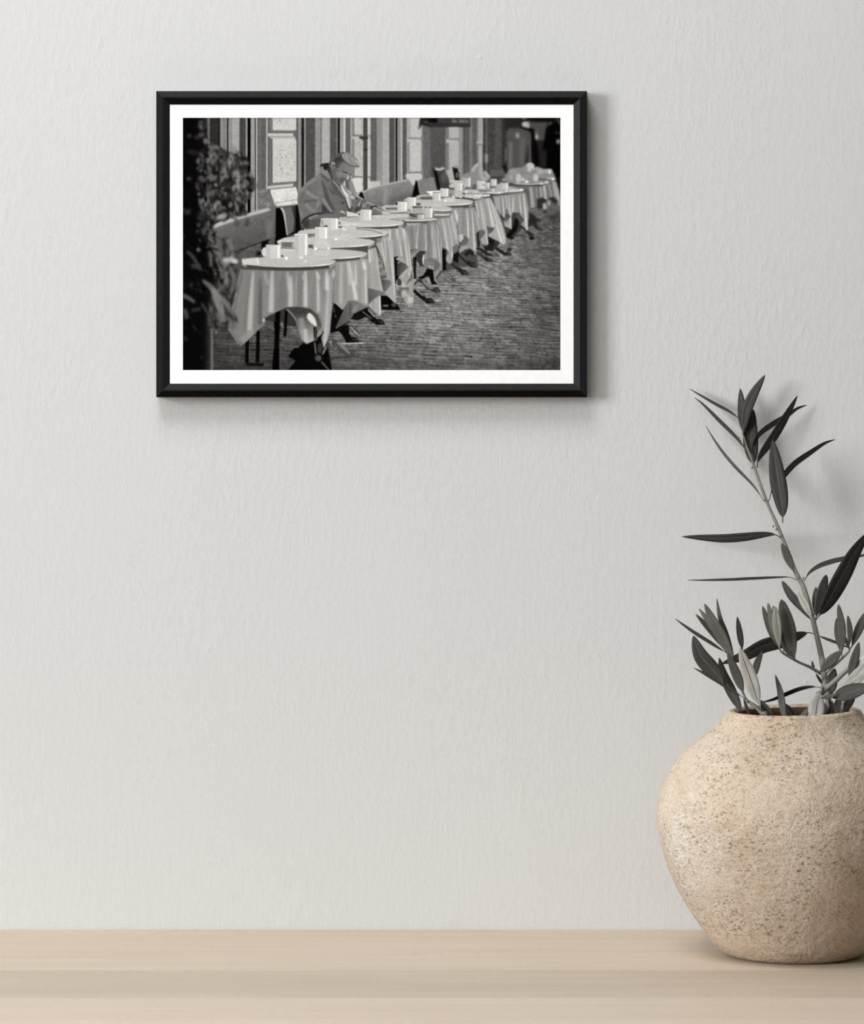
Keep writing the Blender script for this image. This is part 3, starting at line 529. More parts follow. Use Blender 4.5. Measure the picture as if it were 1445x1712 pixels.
    # t4
    c4 = [(330, 60), (590, 0), (585, 240), (605, 700), (615, 915), (600, 905), (450, 760), (555, 610), (540, 580), (390, 540), (395, 515), (490, 515), (440, 300)]
    poly('O', [(395, 800), (500, 800), (620, 900), (680, 1000), (400, 1000)], 4, .5); ell('O', 585, 930, 36, 30, 54, .6); ell('O', 470, 940, 44, 14, 96, .7)
    cN4 = full('N', [(-20, 970), (95, 950), (150, 1180), (-20, 1180)]); comp((0, 0, PW, PH, cN4), 150.)
    for x, t in ((5, 126), (25, 200), (55, 130), (85, 196)): stroke('N', [(x, 970), (x+18, 1180)], 14, t, .6, .9, cN4)
    cloth('O', c4, 146, [(380, 40, 430, 500, 40, 152), (400, 0, 480, 510, 16, 206), (430, 0, 500, 520, 26, 132), (455, 0, 470, 300, 10, 200), (480, 0, 545, 580, 24, 122), (510, 0, 575, 600, 12, 212), (530, 0, 580, 640, 16, 140), (545, 0, 600, 880, 14, 208), (570, 0, 590, 300, 16, 134), (520, 700, 600, 880, 50, 150)],
          [([(392, 518), (488, 520), (480, 545), (400, 555)], 60), ([(400, 560), (548, 605), (550, 640), (450, 755), (410, 640)], G('O', 400, 600, 58, 545, 640, 100))], .45)
    top(498.5, 650, 389, 8, 4.6, 176, 1., .4)
    stroke('Q', [(1110, 20), (1300, 40), (1445, 85)], 9, 60, .4, .8)
    # bowl, mug on t4
    poly('M', [(360, 1030), (460, 1025), (450, 1110), (345, 1140)], 178, .5); rect('M', 372, 1050, 385, 1110, 90, .5); stroke('M', [(360, 1030), (470, 1022)], 10, 216, .4); stroke('M', [(465, 1020), (480, 1020)], 10, 16, .4)
    poly('M', [(645, 1105), (868, 1105), (845, 1185), (680, 1190)], np.clip(182+7*fine, 0, 240), .5); stroke('M', [(650, 1110), (865, 1110)], 10, 216, .4); stroke('M', [(665, 1165), (700, 1185)], 16, 246, .4); stroke('M', [(600, 1130), (640, 1130)], 22, 110, .5)
    cup('M', 450, 1022, 604, 1180, 1, 196, .4)
    # t3
    poly('O', [(0, 1040), (200, 960), (320, 1105), (0, 1105)], 8, .5)
    c3 = [(215, 140), (330, 115), (355, 250), (385, 520), (430, 735), (390, 730), (225, 690), (215, 400)]
    cloth('O', c3, 146, [(235, 150, 250, 330, 26, 204), (275, 140, 290, 420, 26, 150), (260, 150, 340, 430, 14, 212), (300, 200, 330, 680, 50, 140), (330, 140, 375, 420, 16, 206), (345, 300, 415, 725, 24, 172), (230, 330, 240, 680, 34, 128)], (), .45)
    poly('O', [(225, 690), (400, 735), (370, 780), (225, 920)], G('O', 225, 800, 70, 390, 740, 96), .45); poly('O', [(390, 740), (470, 760), (455, 780), (395, 775)], 92, .5)
    poly('O', [(385, 790), (402, 960), (395, 1085), (370, 1080), (222, 940), (230, 915)], 150, .45); stroke('O', [(385, 800), (392, 1070)], 18, 206, .6); stroke('O', [(290, 880), (300, 980)], 40, 132, 1.)
    foot('5', [(700, 770), (780, 840), (840, 900)], [60, 66, 60], (885, 905, 52, 34), 8, [(760, 770), (830, 850)]); poly('5', [(560, 870), (620, 820), (700, 800), (720, 860), (640, 885)], 10, .5); stroke('5', [(700, 790), (800, 870)], 8, 110, .4)
    top(464, 627, 405, 8.5, 4.6, 176, 1., .4)
    # t3 mug / glass
    poly('Q', [(835, 85), (1030, 85), (1020, 160), (840, 165)], np.clip(184+6*fine, 0, 240), .5); ell('Q', 855, 150, 18, 14, 246, .4)
    cup('Q', 592, 0, 748, 150, 0, 200, .45); poly('Q', [(600, 160), (745, 165), (740, 260), (590, 250)], 196, .6, .7)
    # t2
    poly('5', [(380, 700), (470, 720), (560, 900), (420, 1010), (345, 1030), (350, 900)], 6, .5)
    for x, y in ((390, 790), (405, 840), (385, 760)): ell('5', x, y, 8, 14, 60, .6)
    c2 = [(395, 250), (560, 235), (750, 205), (762, 270), (755, 500), (758, 740), (620, 672), (545, 672), (480, 775), (400, 700), (385, 690)]
    cloth('5', c2, 136, [(430, 260, 410, 690, 40, 118), (465, 250, 465, 700, 40, 158), (510, 250, 510, 700, 44, 126), (545, 240, 630, 665, 40, 202), (530, 250, 560, 500, 16, 190), (580, 240, 600, 460, 24, 150), (620, 235, 630, 500, 20, 196), (670, 230, 680, 700, 40, 132), (700, 225, 725, 330, 30, 216), (730, 230, 738, 700, 20, 208), (700, 400, 705, 700, 20, 150), (752, 300, 752, 700, 8, 150)], (), .45, 1.2)
    poly('5', [(400, 975), (480, 800), (540, 685), (615, 672), (755, 740), (600, 815), (545, 900), (420, 975)], G('5', 440, 850, 66, 700, 740, 104), .5); stroke('5', [(570, 700), (560, 850)], 24, 66, .9); stroke('5', [(640, 720), (600, 800)], 40, 118, 1.2)
    foot('5', [(450, 960), (520, 1040), (560, 1100)], [60, 80, 60], (600, 1100, 52, 34), 8, [(480, 960), (560, 1040)]); poly('5', [(440, 960), (550, 930), (560, 1130), (520, 1130), (480, 1030), (420, 1000)], 6, .5)
    stroke('5', [(560, 950), (610, 1000), (660, 1060)], [16, 60, 40], 60, .6); stroke('5', [(570, 960), (650, 1040)], 9, 170, .4); stroke('5', [(600, 1010), (670, 1060)], 12, 130, .4)
    stroke('5', [(450, 1142), (600, 1138), (705, 1135)], 9, 200, .35); stroke('5', [(710, 1110), (840, 1030)], 8, 130, .4, .6)
    top(440, 614.5, 424.5, 8.2, 4.8, 172, 1., .5)
    poly('Q', [(150, 180), (330, 190), (320, 250), (140, 250)], 172, .6); rect('Q', 170, 205, 310, 245, 70, .8); rect('Q', 500, 220, 565, 260, 70, .6); stroke('Q', [(120, 250), (560, 275)], 12, 196, .6); stroke('Q', [(110, 190), (200, 145), (330, 130)], 14, 206, .5); poly('Q', [(110, 190), (190, 150), (330, 140), (330, 190), (180, 205)], 176, .5)
    rect('Q', 380, 85, 585, 110, 70, .6)
    poly('Q', [(580, 180), (790, 180), (780, 280), (780, 360), (560, 360), (570, 260)], np.clip(186+5*fine, 0, 240), .6, .9); ell('Q', 597, 275, 20, 18, 250, .45); ell('Q', 762, 270, 14, 12, 244, .45); stroke('Q', [(600, 285), (760, 285)], 10, 150, .6)
    cup('Q', 328, 112, 500, 280, 0, 188, .5); poly('Q', [(340, 290), (500, 290), (490, 360), (340, 350)], 186, .7, .7)
    # t1 front table
    poly('4', [(930, 880), (1060, 780), (1180, 740), (1290, 740), (1445, 900), (1445, 1000), (1300, 960)], 34, .6, .9)
    poly('4', [(1440, 1040), (1480, 1010), (1600, 1000), (1640, 1200), (1680, 1435), (1190, 1435), (1280, 1330), (1200, 1280), (1260, 1190), (1380, 1180)], 3, .6)
    stroke('5', [(60, 1435), (150, 1300), (190, 1100)], [200, 120, 60], 4, .6); poly('5', [(0, 1180), (160, 1020), (300, 960), (280, 1260), (360, 1440), (60, 1440), (100, 1330), (0, 1260)], 4, .5)
    for x0, x1, y0, y1, w in ((1085, 1065, 780, 1440, 54), (1180, 1162, 780, 1065, 32), (870, 862, 1000, 1350, 40), (750, 745, 1100, 1350, 40)):
        stroke('4', [(x0, y0), (x1, y1)], w, 2, .6)
    stroke('4', [(1070, 1200), (1065, 1440)], [60, 90], 2, .6); stroke('4', [(1080, 900), (1078, 980)], 70, 3, .6); stroke('4', [(1118, 1120), (1108, 1440)], 10, 70, .8); stroke('4', [(740, 1365), (930, 1372)], 30, 6, .8)
    ell('4', 1128, 930, 18, 26, 96, .7)
    fl = [(1190, 760), (1290, 735), (1445, 750), (1545, 850), (1620, 940), (1560, 1040), (1480, 1110), (1400, 1145), (1345, 1080), (1300, 960), (1280, 880)]
    poly('4', fl, G('4', 1330, 800, 46, 1380, 1120, 150), .6); stroke('4', [(1340, 860), (1370, 1100)], 60, 128, 1.6, .8); stroke('4', [(1500, 850), (1560, 960)], 60, 56, 1.4, .8); stroke('4', [(1385, 980), (1395, 1130)], 40, 168, 1.4)
    poly('5', [(90, 850), (120, 805), (180, 870), (195, 950), (130, 910)], 204, .6, sm=True)
    stroke('4', [(1185, 765), (1245, 825), (1290, 890)], 16, 110, .6); stroke('4', [(1290, 890), (1300, 960)], 10, 96, .6)
    c1 = [(675, 330), (1100, 345), (1480, 335), (1720, 300), (1718, 400), (1690, 650), (1655, 1000), (1625, 1150), (1595, 1212), (1560, 1080), (1590, 1010), (1545, 880), (1530, 830), (1440, 760), (1300, 735), (1180, 745), (1060, 800), (940, 860), (920, 885), (945, 920), (860, 1000), (760, 1100), (690, 1165), (640, 1140), (545, 990), (575, 780), (610, 600)]
    cloth('4', c1, 106, [(700, 350, 600, 980, 60, 84), (730, 350, 620, 900, 40, 112), (790, 350, 730, 1120, 50, 92), (815, 350, 775, 1000, 56, 166), (870, 350, 850, 980, 46, 104), (895, 420, 890, 940, 44, 70), (935, 350, 970, 500, 40, 146), (960, 380, 940, 840, 40, 116), (1025, 340, 1010, 800, 56, 172), (1110, 350, 1120, 500, 30, 130), (1130, 380, 1130, 760, 80, 98),
                         (1190, 350, 1215, 560, 36, 168), (1230, 400, 1225, 740, 50, 178), (1290, 360, 1290, 740, 40, 134), (1330, 350, 1320, 740, 50, 100), (1390, 350, 1390, 740, 46, 190), (1440, 350, 1440, 740, 36, 116), (1400, 340, 1360, 440, 24, 170), (1480, 345, 1440, 600, 18, 130),
                         (1520, 360, 1535, 800, 40, 188), (1500, 340, 1540, 440, 24, 196), (1485, 400, 1490, 780, 26, 120), (1580, 380, 1555, 860, 34, 124), (1620, 340, 1625, 560, 40, 206), (1650, 380, 1600, 1190, 44, 180), (1620, 560, 1580, 980, 36, 134), (1690, 340, 1640, 1050, 24, 160), (1700, 330, 1695, 420, 30, 176)], (), .6, 1.7)
    stroke('4', [(560, 1000), (640, 1120), (690, 1160)], 60, 92, 1.2, .7, full('4', c1)); stroke('4', [(700, 1120), (800, 1000)], 90, 140, 2., .6, full('4', c1)); ell('4', 932, 885, 14, 22, 170, .6)
    # pedestal foot of the front table
    stroke('5', [(185, 960), (185, 1100), (200, 1260)], [50, 30, 60], 8, .5); ell('5', 185, 1095, 16, 14, 80, .8); stroke('5', [(185, 980), (187, 1080)], 9, 80, .5); ell('5', 215, 1300, 36, 34, 62, 1.2); stroke('5', [(175, 1130), (190, 1250)], 14, 96, .6); ell('5', 235, 1190, 26, 60, 40, .7)
    stroke('5', [(250, 1340), (340, 1440)], [16, 10], 84, .6); poly('5', [(120, 1330), (240, 1350), (330, 1440), (60, 1440)], 4, .6); ell('5', 215, 970, 26, 22, 80, .7)
    foot('5', [(270, 1250), (330, 1130), (400, 1130), (480, 1210), (560, 1260)], [20, 50, 60, 60, 50], (605, 1250, 46, 40), 52, None)
    stroke('5', [(420, 1130), (480, 1180), (560, 1250)], [14, 34, 16], 120, .9); stroke('5', [(340, 1110), (410, 1200)], [36, 30], 112, .7); stroke('5', [(365, 1130), (400, 1190)], 18, 40, .5); stroke('5', [(440, 1150), (540, 1250)], 8, 60, .5); stroke('5', [(310, 1300), (520, 1290)], 10, 24, .6); stroke('5', [(260, 1260), (300, 1180)], 12, 110, .5)
    top(405, 562, 437.5, 8.2, 6.2, 170, 1., .55, 50)
    poly('4', [(690, 215), (870, 200), (880, 275), (700, 280)], 188, .8); stroke('4', [(860, 210), (872, 275)], 10, 226, .5)
    poly('4', [(1120, 205), (1500, 180), (1560, 230), (1445, 275), (1130, 280)], 176, .9, .8); poly('4', [(1130, 110), (1290, 110), (1440, 120), (1400, 190), (1130, 200)], 180, .7, .9); ell('4', 1180, 208, 16, 16, 250, .5); ell('4', 1135, 185, 14, 12, 62, .6); ell('4', 1340, 200, 22, 16, 214, .6); ell('4', 1390, 240, 16, 14, 210, .6)
    ell('4', 945, 140, 36, 52, 196, .6); cup('4', 955, 62, 1118, 212, 0, 190, .55)
    stroke('4', [(1085, 25), (1270, 22)], 14, 206, .6); poly('4', [(1120, 30), (1260, 30), (1250, 90), (1130, 90)], 88, .8); rect('4', 1240, 40, 1268, 90, 150, .6)
    cup('4', 1270, -60, 1415, 180, 0, 188, .55); poly('4', [(1110, 100), (1270, 110), (1270, 130), (1110, 122)], 190, .7)

    # ------------------------------------------------ out-of-focus shrub on the left
    dm = field(5, 6, 21); dm2 = field(2.2, 3.5, 22)
    edge = full('1', [(-20, 0), (300, 0), (310, 290), (330, 360), (480, 385), (560, 430), (680, 440), (770, 500), (785, 620), (850, 760), (830, 860), (760, 1000), (770, 1080), (640, 1130), (560, 1180), (430, 1160), (390, 1250), (430, 1445), (400, 1600), (-20, 1600)], 3.)
    dens = np.clip(edge*1.0+.22*dm+.15*dm2-.05*(XX > 60), 0, 1); dens = gauss(np.clip((dens-.55)*4, 0, 1), 1.0)*gauss((edge > .1).astype(float), 1.5)
    can[...] = can*(1-.93*dens)+np.clip(24+13*dm2, 3, 70)*.93*dens
    core = full('1', [(-20, 0), (255, 0), (300, 300), (240, 520), (270, 760), (300, 1000), (250, 1200), (300, 1600), (-20, 1600)], 5.)
    can[...] = can*(1-.95*core)+3*.95*core
    core2 = full('4', [(-20, -20), (260, -20), (420, 150), (480, 380), (380, 560), (340, 760), (330, 980), (310, 1460), (-20, 1460)], 5.)
    can[...] = can*(1-.97*core2)+3*.97*core2
    m2 = full('4', [(300, -20), (600, -20), (640, 200), (600, 330), (640, 600), (560, 760), (650, 880), (560, 980), (420, 1040), (340, 800), (400, 560), (480, 380), (380, 180)], 3.)
    d2 = gauss(np.clip((m2+.3*dm+.2*dm2-.35)*3, 0, 1), 1.)*np.clip(m2*2, 0, 1)
    can[...] = can*(1-.9*d2)+np.clip(40+22*dm2+10*dm, 4, 110)*.9*d2
    rs = np.random.default_rng(11)
    for f, x, y, a, b, ang, t in [('1', 240, 150, 40, 22, 1.2, 84), ('1', 245, 100, 30, 22, .3, 60), ('1', 115, 248, 20, 16, -.6, 72), ('1', 245, 240, 30, 40, 1.2, 62), ('1', 190, 270, 14, 30, 2.2, 48), ('1', 110, 718, 26, 20, .2, 60), ('1', 375, 378, 60, 26, -.1, 92), ('1', 375, 500, 34, 70, .2, 92), ('1', 370, 440, 40, 40, 0, 70),
                                     ('1', 560, 510, 26, 60, .4, 112), ('1', 600, 400, 60, 40, .8, 110), ('1', 250, 720, 40, 36, .5, 66), ('1', 360, 720, 46, 20, .1, 86), ('1', 495, 660, 40, 60, .3, 100), ('1', 630, 680, 36, 60, .3, 122), ('1', 620, 815, 24, 26, 0, 148), ('1', 340, 880, 50, 50, .5, 80), ('1', 420, 1020, 34, 70, .2, 168), ('1', 470, 1130, 60, 30, -.3, 170),
                                     ('1', 300, 1010, 20, 20, 0, 128), ('1', 375, 1060, 30, 20, .4, 120), ('1', 380, 1150, 24, 24, 0, 84), ('1', 50, 1060, 14, 24, 0, 78), ('1', 100, 1080, 30, 40, .6, 38), ('1', 255, 575, 24, 20, 0, 58), ('1', 640, 980, 30, 80, .2, 118), ('1', 720, 790, 24, 60, .2, 110), ('1', 880, 790, 40, 40, .6, 82), ('1', 800, 660, 26, 40, .5, 110),
                                     ('1', 250, 1120, 40, 60, .6, 46), ('1', 290, 1280, 30, 60, .5, 58), ('1', 350, 1320, 26, 60, .3, 60), ('1', 50, 1355, 16, 14, 0, 52), ('1', 160, 430, 80, 30, .2, 22), ('1', 470, 430, 30, 50, .2, 60), ('1', 740, 520, 30, 50, .4, 8), ('1', 650, 470, 40, 60, .6, 20), ('1', 600, 740, 30, 60, .5, 24), ('1', 750, 1200, 26, 50, .2, 46), ('1', 640, 1210, 30, 40, .3, 56), ('1', 540, 1000, 50, 90, .2, 8), ('1', 700, 1090, 60, 30, 0, 22)]:
        th = np.linspace(0, 2*np.pi, 20, endpoint=False); ex, ey = a*np.cos(th), b*np.sin(th)
        poly(f, np.stack([x+ex*np.cos(ang)-ey*np.sin(ang), y+ex*np.sin(ang)+ey*np.cos(ang)], 1), t, 1.8, .8)
    for k in range(420):
        x, y = rs.uniform(200, 880), rs.uniform(300, 1500)
        q = C('1', [(x, y)])[0].astype(int)
        if not (0 <= q[0] < PW and 0 <= q[1] < PH) or edge[q[1], q[0]] < .45+.3*rs.random(): continue
        a, b, an, t = rs.uniform(8, 26), rs.uniform(16, 44), rs.uniform(-.9, .9), rs.choice([6, 10, 22, 48, 66, 90, 112])
        th = np.linspace(0, 2*np.pi, 10, endpoint=False); ex, ey = a*np.cos(th), b*np.sin(th)
        poly('1', np.stack([x+ex*np.cos(an)-ey*np.sin(an), y+ex*np.sin(an)+ey*np.cos(an)], 1), t, 1.1, .6)
    for k in range(150):
        x, y = rs.uniform(40, 620), rs.uniform(-10, 1000); an = rs.uniform(.5, 1.4); L = rs.uniform(30, 90)
        wgt = np.interp(x, [40, 300, 420, 620], [.25, .5, 1, .7])
        if y > 350 and x > 560-.2*abs(y-800): continue
        stroke('4', [(x, y), (x+L*.5*np.cos(an)+5, y+L*.5*np.sin(an)), (x+L*np.cos(an), y+L*np.sin(an))], [4, rs.uniform(12, 30), 4], rs.choice([5, 14, 40, 64, 92])*wgt+3, 1.1, .6)
    for pts, w, t in [([(90, 130), (160, 200), (240, 340)], [30, 40, 20], 52), ([(140, 290), (240, 300)], 50, 46), ([(330, 130), (350, 190), (350, 300)], [20, 40, 30], 84), ([(380, 120), (450, 180), (480, 280)], [20, 50, 30], 92), ([(430, -10), (470, 180)], 50, 84), ([(540, -10), (590, 120)], 70, 96),
                      ([(480, 230), (570, 225), (645, 245)], [30, 60, 40], 168), ([(590, 235), (640, 255)], 26, 196), ([(520, 350), (520, 500)], 50, 104), ([(560, 300), (600, 420), (560, 640)], [30, 40, 20], 86), ([(260, 445), (350, 520), (420, 600)], [20, 60, 60], 92), ([(370, 540), (410, 640), (450, 740), (500, 900)], [40, 80, 80, 30], 112),
                      ([(400, 600), (480, 660), (560, 760)], [60, 50, 30], 106), ([(480, 660), (530, 720), (600, 880)], [40, 60, 30], 88), ([(420, 800), (480, 900)], 40, 88), ([(540, 850), (600, 940)], 50, 84), ([(530, 800), (620, 890)], [50, 30], 34), ([(40, 610), (120, 650), (175, 690)], [50, 40, 30], 80), ([(60, 760), (90, 870)], 50, 58), ([(140, 780), (240, 760)], 40, 36),
                      ([(250, 700), (330, 830)], 20, 60), ([(330, 830), (340, 950)], 30, 60), ([(130, 480), (150, 510)], 40, 30), ([(400, 370), (400, 390)], 30, 130), ([(398, 420), (402, 428)], 26, 130), ([(465, 370), (470, 390)], 24, 104), ([(430, 980), (460, 1160)], [20, 30], 50), ([(240, 1290), (265, 1295)], 24, 40), ([(50, 1060), (90, 1110)], 30, 30)]:
        stroke('4', pts, w, t, 1.6, .85)
    rect('4', 338, 985, 374, 1440, G('4', 338, 1000, 60, 372, 1000, 104), 1.1)
    stroke('4', [(335, 1000), (335, 1440)], 14, 24, 1.)
    # grain and final tidy-up
    can[...] = 255*np.clip(can/255*1.02, 0, 1)**.86
    can[...] = np.clip(can+1.5*fine*np.clip(can/120, .2, 1), 0, 253)
    return can
# ---------------------------------------------------------------- helpers
def lin(c): return c/12.92 if c <= .04045 else ((c+.055)/1.055)**2.4
def rgb(r, g, b): return (lin(r/255), lin(g/255), lin(b/255), 1)
def thing(name, label, cat, loc=(0, 0, 0), group=None):
    o = bpy.data.objects.new(name, None); COL.objects.link(o); o.location = loc; o.empty_display_size = .02
    o['label'] = label; o['category'] = cat
    if group: o['group'] = group
    return o
def obj(name, verts, faces, mats, parent=None, smooth=False, fm=None):
    """one mesh object; vertices in world space, parented without moving"""
    me = bpy.data.meshes.new(name); me.from_pydata([tuple(v) for v in verts], [], faces)
    for m in (mats if isinstance(mats, (list, tuple)) else [mats]): me.materials.append(m)
    if fm is not None: me.polygons.foreach_set('material_index', fm)
    if smooth: me.polygons.foreach_set('use_smooth', [True]*len(me.polygons))
    me.update()
    o = bpy.data.objects.new(name, me); COL.objects.link(o)
    if parent:
        o.parent = parent
        p = parent.location.copy()
        if parent.parent: p = Vector((0, 0, 0))+parent.parent.location
        o.matrix_parent_inverse = Matrix.Translation(-p)
    return o
def fixnormals(o):
    bm = bmesh.new(); bm.from_mesh(o.data); bmesh.ops.recalc_face_normals(bm, faces=bm.faces); bm.to_mesh(o.data); bm.free(); return o
def box(name, x0, x1, y0, y1, z0, z1, mat, parent=None, bevel=0.0, kind=None, segs=2):
    v = [(x, y, z) for x in (x0, x1) for y in (y0, y1) for z in (z0, z1)]
    f = [(0, 1, 3, 2), (4, 6, 7, 5), (0, 4, 5, 1), (2, 3, 7, 6), (0, 2, 6, 4), (1, 5, 7, 3)]
    o = obj(name, v, f, mat, parent)
    fixnormals(o)
    if bevel:
        bm = bmesh.new(); bm.from_mesh(o.data)
        bmesh.ops.bevel(bm, geom=bm.edges[:], offset=bevel, segments=segs, profile=.5, affect='EDGES'); bm.to_mesh(o.data); bm.free()
    if kind: o['kind'] = kind
    return o
class NT:
    def __init__(s, name):
        s.m = bpy.data.materials.new(name); s.m.use_nodes = True; s.t = s.m.node_tree; s.b = s.t.nodes['Principled BSDF']
    def n(s, typ, ins=None, **kw):
        nd = s.t.nodes.new(typ)
        for k, v in kw.items(): setattr(nd, k, v)
        for k, v in (ins or {}).items():
            if hasattr(v, 'is_linked') or isinstance(v, bpy.types.NodeSocket): s.t.links.new(v, nd.inputs[k])
            else: nd.inputs[k].default_value = v
        return nd
    def set(s, **kw):
        for k, v in kw.items():
            k = k.replace('_', ' ')
            if isinstance(v, bpy.types.NodeSocket): s.t.links.new(v, s.b.inputs[k])
            else: s.b.inputs[k].default_value = v
    def ramp(s, fac, stops):
        r = s.n('ShaderNodeValToRGB', {'Fac': fac}); e = r.color_ramp.elements
        while len(e) < len(stops): e.new(.5)
        for el, (p, c) in zip(e, stops): el.position = p; el.color = c if hasattr(c, '__len__') else (c, c, c, 1)
        return r.outputs['Color']
    def coords(s, scale, rot=(0, 0, 0)):
        tc = s.n('ShaderNodeTexCoord'); mp = s.n('ShaderNodeMapping', {'Vector': tc.outputs['Object'], 'Scale': scale, 'Rotation': rot}); return mp.outputs[0]
    def noise(s, vec, scale, detail=3, rough=.5, dist=0):
        return s.n('ShaderNodeTexNoise', {'Vector': vec, 'Scale': scale, 'Detail': detail, 'Roughness': rough, 'Distortion': dist}).outputs['Fac']
    def math(s, op, a, b=0., clamp=False): return s.n('ShaderNodeMath', {0: a, 1: b}, operation=op, use_clamp=clamp).outputs[0]
    def mix(s, fac, a, b, mode='MIX'):
        m = s.n('ShaderNodeMix', data_type='RGBA', blend_type=mode)
        for k, v in ((0, fac), (6, a), (7, b)):
            if isinstance(v, bpy.types.NodeSocket): s.t.links.new(v, m.inputs[k])
            else: m.inputs[k].default_value = v
        return m.outputs[2]
    def bump(s, h, strength, dist, prev=None):
        ins = {'Height': h, 'Strength': strength, 'Distance': dist}
        if prev is not None: ins['Normal'] = prev
        return s.n('ShaderNodeBump', ins).outputs[0]

# ---------------------------------------------------------------- materials
def mat_plaster(name, col, relief=1.0):
    k = NT(name)
    v = k.coords((1, 1, .42)); v1 = k.coords((1, 1, 1))
    n1 = k.noise(v, 210, 3, .5, .25); n2 = k.noise(v1, 40, 2, .5); n3 = k.noise(v, 90, 2, .5)
    amt = k.ramp(k.noise(v1, 5, 2, .5), [(.35, .45), (.65, 1.)])
    h = k.math('ADD', k.math('MULTIPLY', k.math('MULTIPLY', k.ramp(n1, [(.42, 0.), (.75, 1.)]), amt), .55), k.math('ADD', k.math('MULTIPLY', n2, .3), k.math('MULTIPLY', n3, .3)))
    b1 = k.bump(h, .15*relief, .0022)
    vo = k.n('ShaderNodeTexVoronoi', {'Vector': v1, 'Scale': 21, 'Randomness': 1.0}, feature='F1')     # sparse nicks in the paint
    pick = k.math('GREATER_THAN', k.n('ShaderNodeSeparateColor', {0: vo.outputs['Color']}).outputs[0], .86)
    nick = k.math('MULTIPLY', k.math('SUBTRACT', 1., k.math('MULTIPLY', vo.outputs['Distance'], 17.), True), pick)
    b2 = k.bump(nick, .3*relief, .0012, b1)
    tone = k.noise(v1, 3.2, 3, .5)
    c = k.mix(tone, tuple(x*.975 for x in col[:3])+(1,), tuple(min(1, x*1.025) for x in col[:3])+(1,))
    k.set(Base_Color=c, Roughness=.85, Normal=b2); k.b.inputs['Specular IOR Level'].default_value = .2
    return k.m
def mat_flat(name, col, rough=.6, spec=.5):
    k = NT(name); v = k.coords((1, 1, 1)); n = k.noise(v, 140, 2)
    c = k.mix(n, tuple(x*.96 for x in col[:3])+(1,), tuple(min(1, x*1.04) for x in col[:3])+(1,))
    k.set(Base_Color=c, Roughness=rough); k.b.inputs['Specular IOR Level'].default_value = spec
    return k.m
def mat_wood(name, ca, cb, seed):
    k = NT(name)
    v = k.n('ShaderNodeMapping', {'Vector': k.n('ShaderNodeTexCoord').outputs['Object'], 'Scale': (.9, 9, 9), 'Location': (seed*1.7, seed*.9, 0)}).outputs[0]
    g1 = k.noise(v, 2.6, 4, .55, .8)
    v2 = k.n('ShaderNodeMapping', {'Vector': k.n('ShaderNodeTexCoord').outputs['Object'], 'Scale': (2.2, 60, 60), 'Location': (seed, seed, 0)}).outputs[0]
    g2 = k.noise(v2, 5, 4, .6, .4)
    f = k.math('ADD', k.math('MULTIPLY', g1, .65), k.math('MULTIPLY', g2, .35))
    c = k.ramp(f, [(.34, cb), (.62, ca)])
    v3 = k.n('ShaderNodeMapping', {'Vector': k.n('ShaderNodeTexCoord').outputs['Object'], 'Scale': (9, 34, 34), 'Location': (seed*3, 0, 0)}).outputs[0]
    vo = k.n('ShaderNodeTexVoronoi', {'Vector': v3, 'Scale': 1.0}, feature='F1')
    pk = k.math('MULTIPLY', k.math('GREATER_THAN', k.n('ShaderNodeSeparateColor', {0: vo.outputs['Color']}).outputs[0], .9), k.math('SUBTRACT', 1., k.math('MULTIPLY', vo.outputs['Distance'], 14.), True))
    c = k.mix(k.math('MULTIPLY', pk, .35), c, (.22, .15, .09, 1))
    k.set(Base_Color=c, Roughness=.55, Normal=k.bump(g2, .05, .001)); k.b.inputs['Specular IOR Level'].default_value = .3
    return k.m
